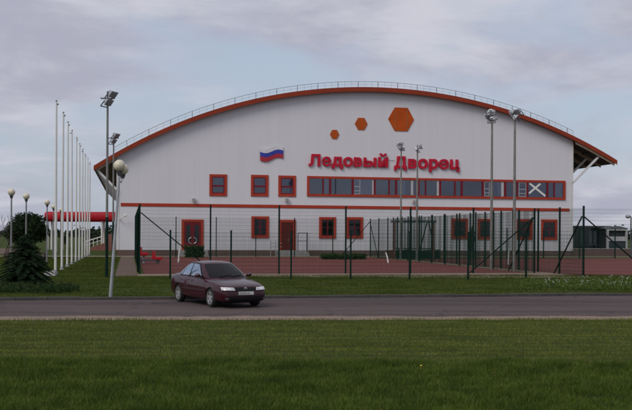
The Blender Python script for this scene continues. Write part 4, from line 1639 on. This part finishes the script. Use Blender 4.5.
    def Sf(u, v, sgn, bulge=.035):
        xb = xb0 + (xb1 - xb0) * u
        xt = xt0 + (xt1 - xt0) * u
        ef = 4 * u * (1 - u)
        x = xb + (xt - xb) * v
        yb = .70 + .075 * min(1, ef * 2)
        yt = .535 + .035 * min(1, ef * 1.6)
        y = yb + (yt - yb) * v + bulge * math.sin(math.pi * v) * .8
        zb = .885 + .02 * u
        zt = 1.345 + .045 * ef
        z = zb + (zt - zb) * (v ** .93)
        return Vector((x, sgn * y, z))
    def Wf(a, v, rear=False):
        u = 1 if rear else 0
        p, q = Sf(u, v, 1), Sf(u, v, -1)
        r_ = p.lerp(q, (1 - a) / 2)
        k = (1 - a * a)
        r_.x += (-.10 if rear else .13) * k * (1 - .45 * v)
        r_.z += .030 * k * v
        return r_
    def Rf(a, u):
        p, q = Sf(u, 1, 1), Sf(u, 1, -1)
        r_ = p.lerp(q, (1 - a) / 2)
        k = 1 - a * a
        ef = max(0, (abs(u - .5) * 2)) ** 6
        r_.z += .045 * k * (1 - ef) + .030 * k * ef
        if u < .5: r_.x += .13 * k * .55 * max(0, 1 - u * 4)
        else: r_.x -= .10 * k * .55 * max(0, 1 - (1 - u) * 4)
        return r_
    def patch(fn, A0, A1, B0, B1, na, nb, off=0.0, mb=None, inside=None):
        mb = mb or MB()
        grid = []
        cen = Vector((-.4, 0, .75))
        for i in range(na + 1):
            row = []
            for j in range(nb + 1):
                a, b = A0 + (A1 - A0) * i / na, B0 + (B1 - B0) * j / nb
                p = fn(a, b)
                if off:
                    e = 1e-3
                    nn = (fn(a + e, b) - p).cross(fn(a, b + e) - p)
                    if nn.length > 1e-12:
                        nn.normalize()
                        if nn.dot(p - cen) < 0: nn = -nn
                        p = p + nn * off
                row.append(p)
            grid.append(row)
        base = len(mb.v)
        for row in grid: mb.v += [tuple(p) for p in row]
        for i in range(na):
            for j in range(nb):
                k = base + i * (nb + 1) + j
                mb.f.append((k, k + 1, k + nb + 2, k + nb + 1))
        return mb
    cb = MB()
    for sgn in (1, -1): patch(lambda u, v: Sf(u, v, sgn), 0, 1, 0, 1, 24, 10, mb=cb)
    patch(lambda a, v: Wf(a, v), -1, 1, 0, 1, 16, 10, mb=cb)
    patch(lambda a, v: Wf(a, v, True), -1, 1, 0, 1, 16, 10, mb=cb)
    patch(lambda a, u: Rf(a, u), -1, 1, 0, 1, 16, 24, mb=cb)
    cme = cb.mesh('cabin')
    import bmesh
    bm = bmesh.new()
    bm.from_mesh(cme)
    bmesh.ops.remove_doubles(bm, verts=bm.verts, dist=.003)
    bmesh.ops.recalc_face_normals(bm, faces=bm.faces)
    bm.to_mesh(cme)
    bm.free()
    cme.shade_smooth()
    link('cabin', cme, paint, car)
    w = patch(lambda a, v: Wf(a, v), -.90, .90, .05, .93, 14, 8, .006).build('windscreen', wsg, car, True)
    # wipers
    wp = MB()
    for a0, a1 in ((.15, .75), (-.45, .2)):
        pa, pb = Wf(a0, .07), Wf(a1, .16)
        wp.tube([pa + Vector((.02, 0, .012)), pb + Vector((.02, 0, .014))], .008, 5)
    wp.build('wiper', black, w)
    patch(lambda a, v: Wf(a, v, True), -.86, .86, .10, .90, 12, 8, .006).build('rear_window', wsg, car, True)
    for sgn in (1, -1):
        fn = lambda u, v: Sf(u, v, sgn)
        sfr = patch(fn, .075, .925, .03, .95, 24, 8, .004).build('window_surround', black, car, True)
        patch(fn, .115, .485, .09, .885, 12, 6, .009).build('front_side_window', sdg, car, True)
        patch(fn, .525, .80, .09, .885, 10, 6, .009).build('rear_side_window', sdg, car, True)
        patch(fn, .825, .885, .10, .80, 4, 6, .009).build('quarter_window', sdg, car, True)

    def proj(poly_fn, na, nb, dirn, off, start):
        """patch of points cast on the body along dirn"""
        mb = MB()
        d = Vector(dirn)
        ok = True
        for i in range(na + 1):
            for j in range(nb + 1):
                p = Vector(poly_fn(i / na, j / nb))
                o = p - d * start
                hit, nr, _, _ = bvh.ray_cast(o, d)
                if hit is None: hit, nr = p, -d
                if nr.dot(d) > 0: nr = -nr
                mb.v.append(tuple(hit + nr * off))
        for i in range(na):
            for j in range(nb):
                k = i * (nb + 1) + j
                mb.f.append((k, k + 1, k + nb + 2, k + nb + 1))
        return mb
    def quad(p00, p10, p11, p01):
        p00, p10, p11, p01 = map(Vector, (p00, p10, p11, p01))
        return lambda a, b: p00.lerp(p10, a).lerp(p01.lerp(p11, a), b)
    # front: lamps, grille, bumper, plate
    for s in (-1, 1):
        fn = quad((2, s * .36, .565), (2, s * .735, .575), (2, s * .735, .665), (2, s * .39, .645))
        hl = proj(fn, 12, 6, (-1, 0, 0), .012, 2).build('headlight', lamp, car, True)
        fn = quad((2, s * .67, .575), (2, s * .745, .578), (2, s * .742, .66), (2, s * .68, .655))
        proj(fn, 4, 4, (-1, 0, 0), .017, 2).build('indicator', lamp, hl, True)
        fn = quad((2, s * .38, .585), (2, s * .50, .59), (2, s * .50, .635), (2, s * .40, .632))
        proj(fn, 4, 4, (-1, 0, 0), .015, 2).build('reflector', chrome, hl, True)
        fn = quad((2, s * .58, .285), (2, s * .68, .29), (2, s * .68, .345), (2, s * .58, .34))
        proj(fn, 4, 3, (-1, 0, 0), .010, 2).build('fog_light', M('fog_glass', (.06, .06, .065), .1), car, True)
        fn = quad((-2, s * .42, .66), (-2, s * .72, .66), (-2, s * .72, .86), (-2, s * .42, .86))
        proj(fn, 6, 4, (1, 0, 0), .010, 2).build('tail_light', redl, car, True)
    g = proj(quad((2, -.345, .545), (2, .345, .545), (2, .375, .655), (2, -.375, .655)), 12, 5, (-1, 0, 0), .010, 2).build('grille', black, car, True)
    em = MB().lathe([(.052, 0), (.052, .014), (.04, .016), (.04, 0)], (0, 0, 0), 20)
    em.v = [(z + 0, x, y) for x, y, z in em.v]
    em.box(-.0, .012, -.045, .045, -.006, .006)
    hit = bvh.ray_cast(Vector((4, 0, .615)), Vector((-1, 0, 0)))[0]
    eo = em.build('emblem', chrome, g)
    eo.location = hit + Vector((.014, 0, 0))
    proj(quad((2, -.56, .235), (2, .56, .235), (2, .56, .37), (2, -.56, .37)), 12, 3, (-1, 0, 0), .008, 2).build('lower_intake', black, car, True)
    proj(quad((2, -.66, .395), (2, .66, .395), (2, .66, .44), (2, -.66, .44)), 20, 3, (-1, 0, 0), .012, 2).build('bumper_strip', M('dark_maroon_trim', (.022, .004, .007), .5), car, True)
    proj(quad((2, -.70, .535), (2, .70, .535), (2, .70, .55), (2, -.70, .55)), 20, 2, (-1, 0, 0), .004, 2).build('bumper_seam', black, car, True)
    hx = bvh.ray_cast(Vector((4, 0, .50)), Vector((-1, 0, 0)))[0].x
    pl = MB().box(hx + .012, hx + .024, -.26, .26, .425, .537).build('number_plate', plate_m, car)
    tx = MB().box(hx + .0245, hx + .0258, -.255, .255, .429, .4335).box(hx + .0245, hx + .0258, -.255, .255, .5285, .533)
    tx.box(hx + .0245, hx + .0258, .145, .149, .4336, .5284)
    tx.build('plate_border', black, pl)
    tm = MB()
    yy = -.235
    for ww, hh_ in ((.04, .05), (.036, .062), (.036, .062), (.036, .062), (.04, .05), (.04, .05)):
        tm.box(hx + .0245, hx + .0256, yy, yy + ww, .445, .445 + hh_)
        yy += ww + .022
    tm.build('stamped_mark', M('faded_plate_grey', (.16, .16, .17), .6, var=.4, scale=30), pl)
    # bonnet seams and side features
    for s in (-1, 1):
        proj(quad((.75, s * .70, 1), (1.85, s * .60, 1), (1.85, s * .608, 1), (.75, s * .708, 1)), 14, 1, (0, 0, -1), .002, 1).build('bonnet_seam', black, car)
        side = (0, -s, 0)
        proj(quad((-.93, s, .50), (.98, s, .50), (.98, s, .56), (-.93, s, .56)), 20, 2, side, .012, 1).build('side_moulding', M('maroon_moulding', (.03, .005, .009), .5), car, True)
        for xs, xe in ((.90, .84), (-.36, -.385), (-1.06, -1.24)):
            proj(quad((xs, s, .25), (xs + .010, s, .25), (xe + .010, s, .90), (xe, s, .90)), 1, 12, side, .003, 1).build('door_seam', black, car)
        proj(quad((-1.0, s, .245), (.98, s, .245), (.98, s, .252), (-1.0, s, .252)), 20, 1, side, .003, 1).build('sill_seam', black, car)
        for xh in (-.20, -1.06):
            h_ = proj(quad((xh - .09, s, .765), (xh + .09, s, .765), (xh + .09, s, .80), (xh - .09, s, .80)), 5, 2, side, .022, 1)
            h_.build('door_handle', paint, car, True)
        # mirror
        mr = MB()
        c = Vector((.60, s * .93, .985))
        prof = [(.0, .01), (.35, .8), (.75, 1), (1, .93)]
        vs, fs = [], []
        for f, k in prof:
            for a in range(10):
                t_ = 2 * math.pi * a / 10
                vs.append((c.x + .07 - f * .12, c.y + .10 * k * math.cos(t_), c.z + .065 * k * math.sin(t_)))
        for i in range(3):
            for a in range(10): fs.append((i * 10 + a, i * 10 + (a + 1) % 10, (i + 1) * 10 + (a + 1) % 10, (i + 1) * 10 + a))
        fs.append(tuple(range(30, 40)))
        mr.add(vs, fs).bar((c.x, s * .76, c.z - .05), (c.x, s * .88, c.z - .02), .05, .05)
        mr.build('mirror', paint, car, True)
    # wheels
    for ax in AX:
        for s in (-1, 1):
            wh = bpy.data.objects.new('wheel', None)
            COL.objects.link(wh)
            wh.parent = car
            wh.location = (ax, s * .745, .302)
            ty = MB().lathe([(.205, -.09), (.245, -.098), (.285, -.09), (.302, -.06), (.304, 0), (.302, .06), (.285, .09), (.245, .098), (.205, .09), (.200, 0), (.205, -.09)], n=36, axis='y')
            ty.f = [f for f in ty.f if len(f) == 4]
            ty.build('tyre', rubber, wh, True)
            rm = MB()
            rm.lathe([(.207, s * .085), (.207, s * .094), (.188, s * .094), (.183, s * .03), (.183, s * -.06)], n=36, axis='y')
            rm.f = [f for f in rm.f if len(f) == 4]
            rm.lathe([(.055, s * .02), (.055, s * .078), (.03, s * .084)], n=16, axis='y')
            for k in range(5):
                a = 2 * math.pi * k / 5 + .3
                p = Vector((math.cos(a) * .03, s * .066, math.sin(a) * .03))
                q = Vector((math.cos(a) * .192, s * .074, math.sin(a) * .192))
                rm.bar(p, q, .068, .028, (0, 1, 0))
            rm.build('rim', alloy, wh)
            MB().lathe([(.15, s * .0), (.15, s * .018)], n=24, axis='y').build('brake_disc', M('brake_steel', (.08, .08, .08), .5, metal=.6), wh)
    # dark inner wheel wells / underside
    MB().box(-1.9, 1.95, -.5, .5, .16, .23).build('underbody', black, car)
    return car


car = build_car()
car.scale = (.945, .945, .945)

# ------------------------------------------------------------------ light and sky
SUN_EL, SUN_AZ = R(45), R(218)      # azimuth clockwise from +Y: behind and to the left of the camera
W_ = bpy.data.worlds.new('World')
S.world = W_
W_.use_nodes = True
nt = W_.node_tree
for n in list(nt.nodes): nt.nodes.remove(n)
out = N(nt, 'ShaderNodeOutputWorld')
bg = N(nt, 'ShaderNodeBackground')
sky = N(nt, 'ShaderNodeTexSky')
sky.sky_type = 'NISHITA'
sky.sun_disc = False
sky.sun_elevation = SUN_EL
sky.sun_rotation = SUN_AZ
sky.air_density = 1.2
sky.dust_density = 2.0
tc = N(nt, 'ShaderNodeTexCoord')
sp = N(nt, 'ShaderNodeSeparateXYZ')
nt.links.new(tc.outputs['Generated'], sp.inputs[0])
# project the view direction onto a cloud layer so that the clouds flatten towards the horizon
zz = N(nt, 'ShaderNodeMath', operation='ADD')
zz.inputs[1].default_value = .20
ab = N(nt, 'ShaderNodeMath', operation='ABSOLUTE')
nt.links.new(sp.outputs[2], ab.inputs[0])
nt.links.new(ab.outputs[0], zz.inputs[0])
cb = N(nt, 'ShaderNodeCombineXYZ')
for i in (0, 1):
    dv_ = N(nt, 'ShaderNodeMath', operation='DIVIDE')
    nt.links.new(sp.outputs[i], dv_.inputs[0])
    nt.links.new(zz.outputs[0], dv_.inputs[1])
    nt.links.new(dv_.outputs[0], cb.inputs[i])
def cloud(scale, off, lo, hi, detail=7.0, rough=.55, stretch=(1, 1, 1), dist=.3):
    mp = N(nt, 'ShaderNodeMapping')
    mp.inputs['Location'].default_value = off
    mp.inputs['Scale'].default_value = stretch
    nt.links.new(cb.outputs[0], mp.inputs[0])
    ns = N(nt, 'ShaderNodeTexNoise', Scale=scale, Detail=detail, Roughness=rough, Distortion=dist)
    nt.links.new(mp.outputs[0], ns.inputs['Vector'])
    mr = N(nt, 'ShaderNodeMapRange', interpolation_type='SMOOTHSTEP')
    mr.inputs[1].default_value = lo
    mr.inputs[2].default_value = hi
    nt.links.new(ns.outputs[0], mr.inputs[0])
    return mr.outputs[0]
cover = cloud(1.15, (2.2, 41.7, 0), .38, .56, 9, .54)
shade = cloud(1.7, (2.2, 41.7, 4), .38, .62, 9, .57)
# cloud colours are in the same physical units as the sky (before the strength)
CL_D, CL_L, BLUE = (3.95, 4.05, 4.95), (5.65, 5.7, 6.4), (4.45, 5.08, 6.25)
ccol = mix_col(nt, shade, CL_D, CL_L)
# thin bright veil over the Nishita sky
veil = mix_col(nt, .72, sky.outputs[0], BLUE)
allc = mix_col(nt, cover, veil, ccol)
nt.links.new(allc, bg.inputs[0])
bg.inputs[1].default_value = .095
nt.links.new(bg.outputs[0], out.inputs[0])

sun = bpy.data.lights.new('sun', 'SUN')
sun.energy = 1.5
sun.angle = R(30)
sun.color = (1, .95, .88)
so = bpy.data.objects.new('sun', sun)
so.rotation_euler = (math.pi / 2 - SUN_EL, 0, math.pi - SUN_AZ)
COL.objects.link(so)

S.view_settings.view_transform = 'Standard'
S.view_settings.look = 'None'
S.view_settings.exposure = .15
S.view_settings.gamma = 1
S.view_settings.use_curve_mapping = False
S.render.engine = 'CYCLES'
S.cycles.filter_width = 1.7
S.cycles.max_bounces = 6
S.cycles.transparent_max_bounces = 12
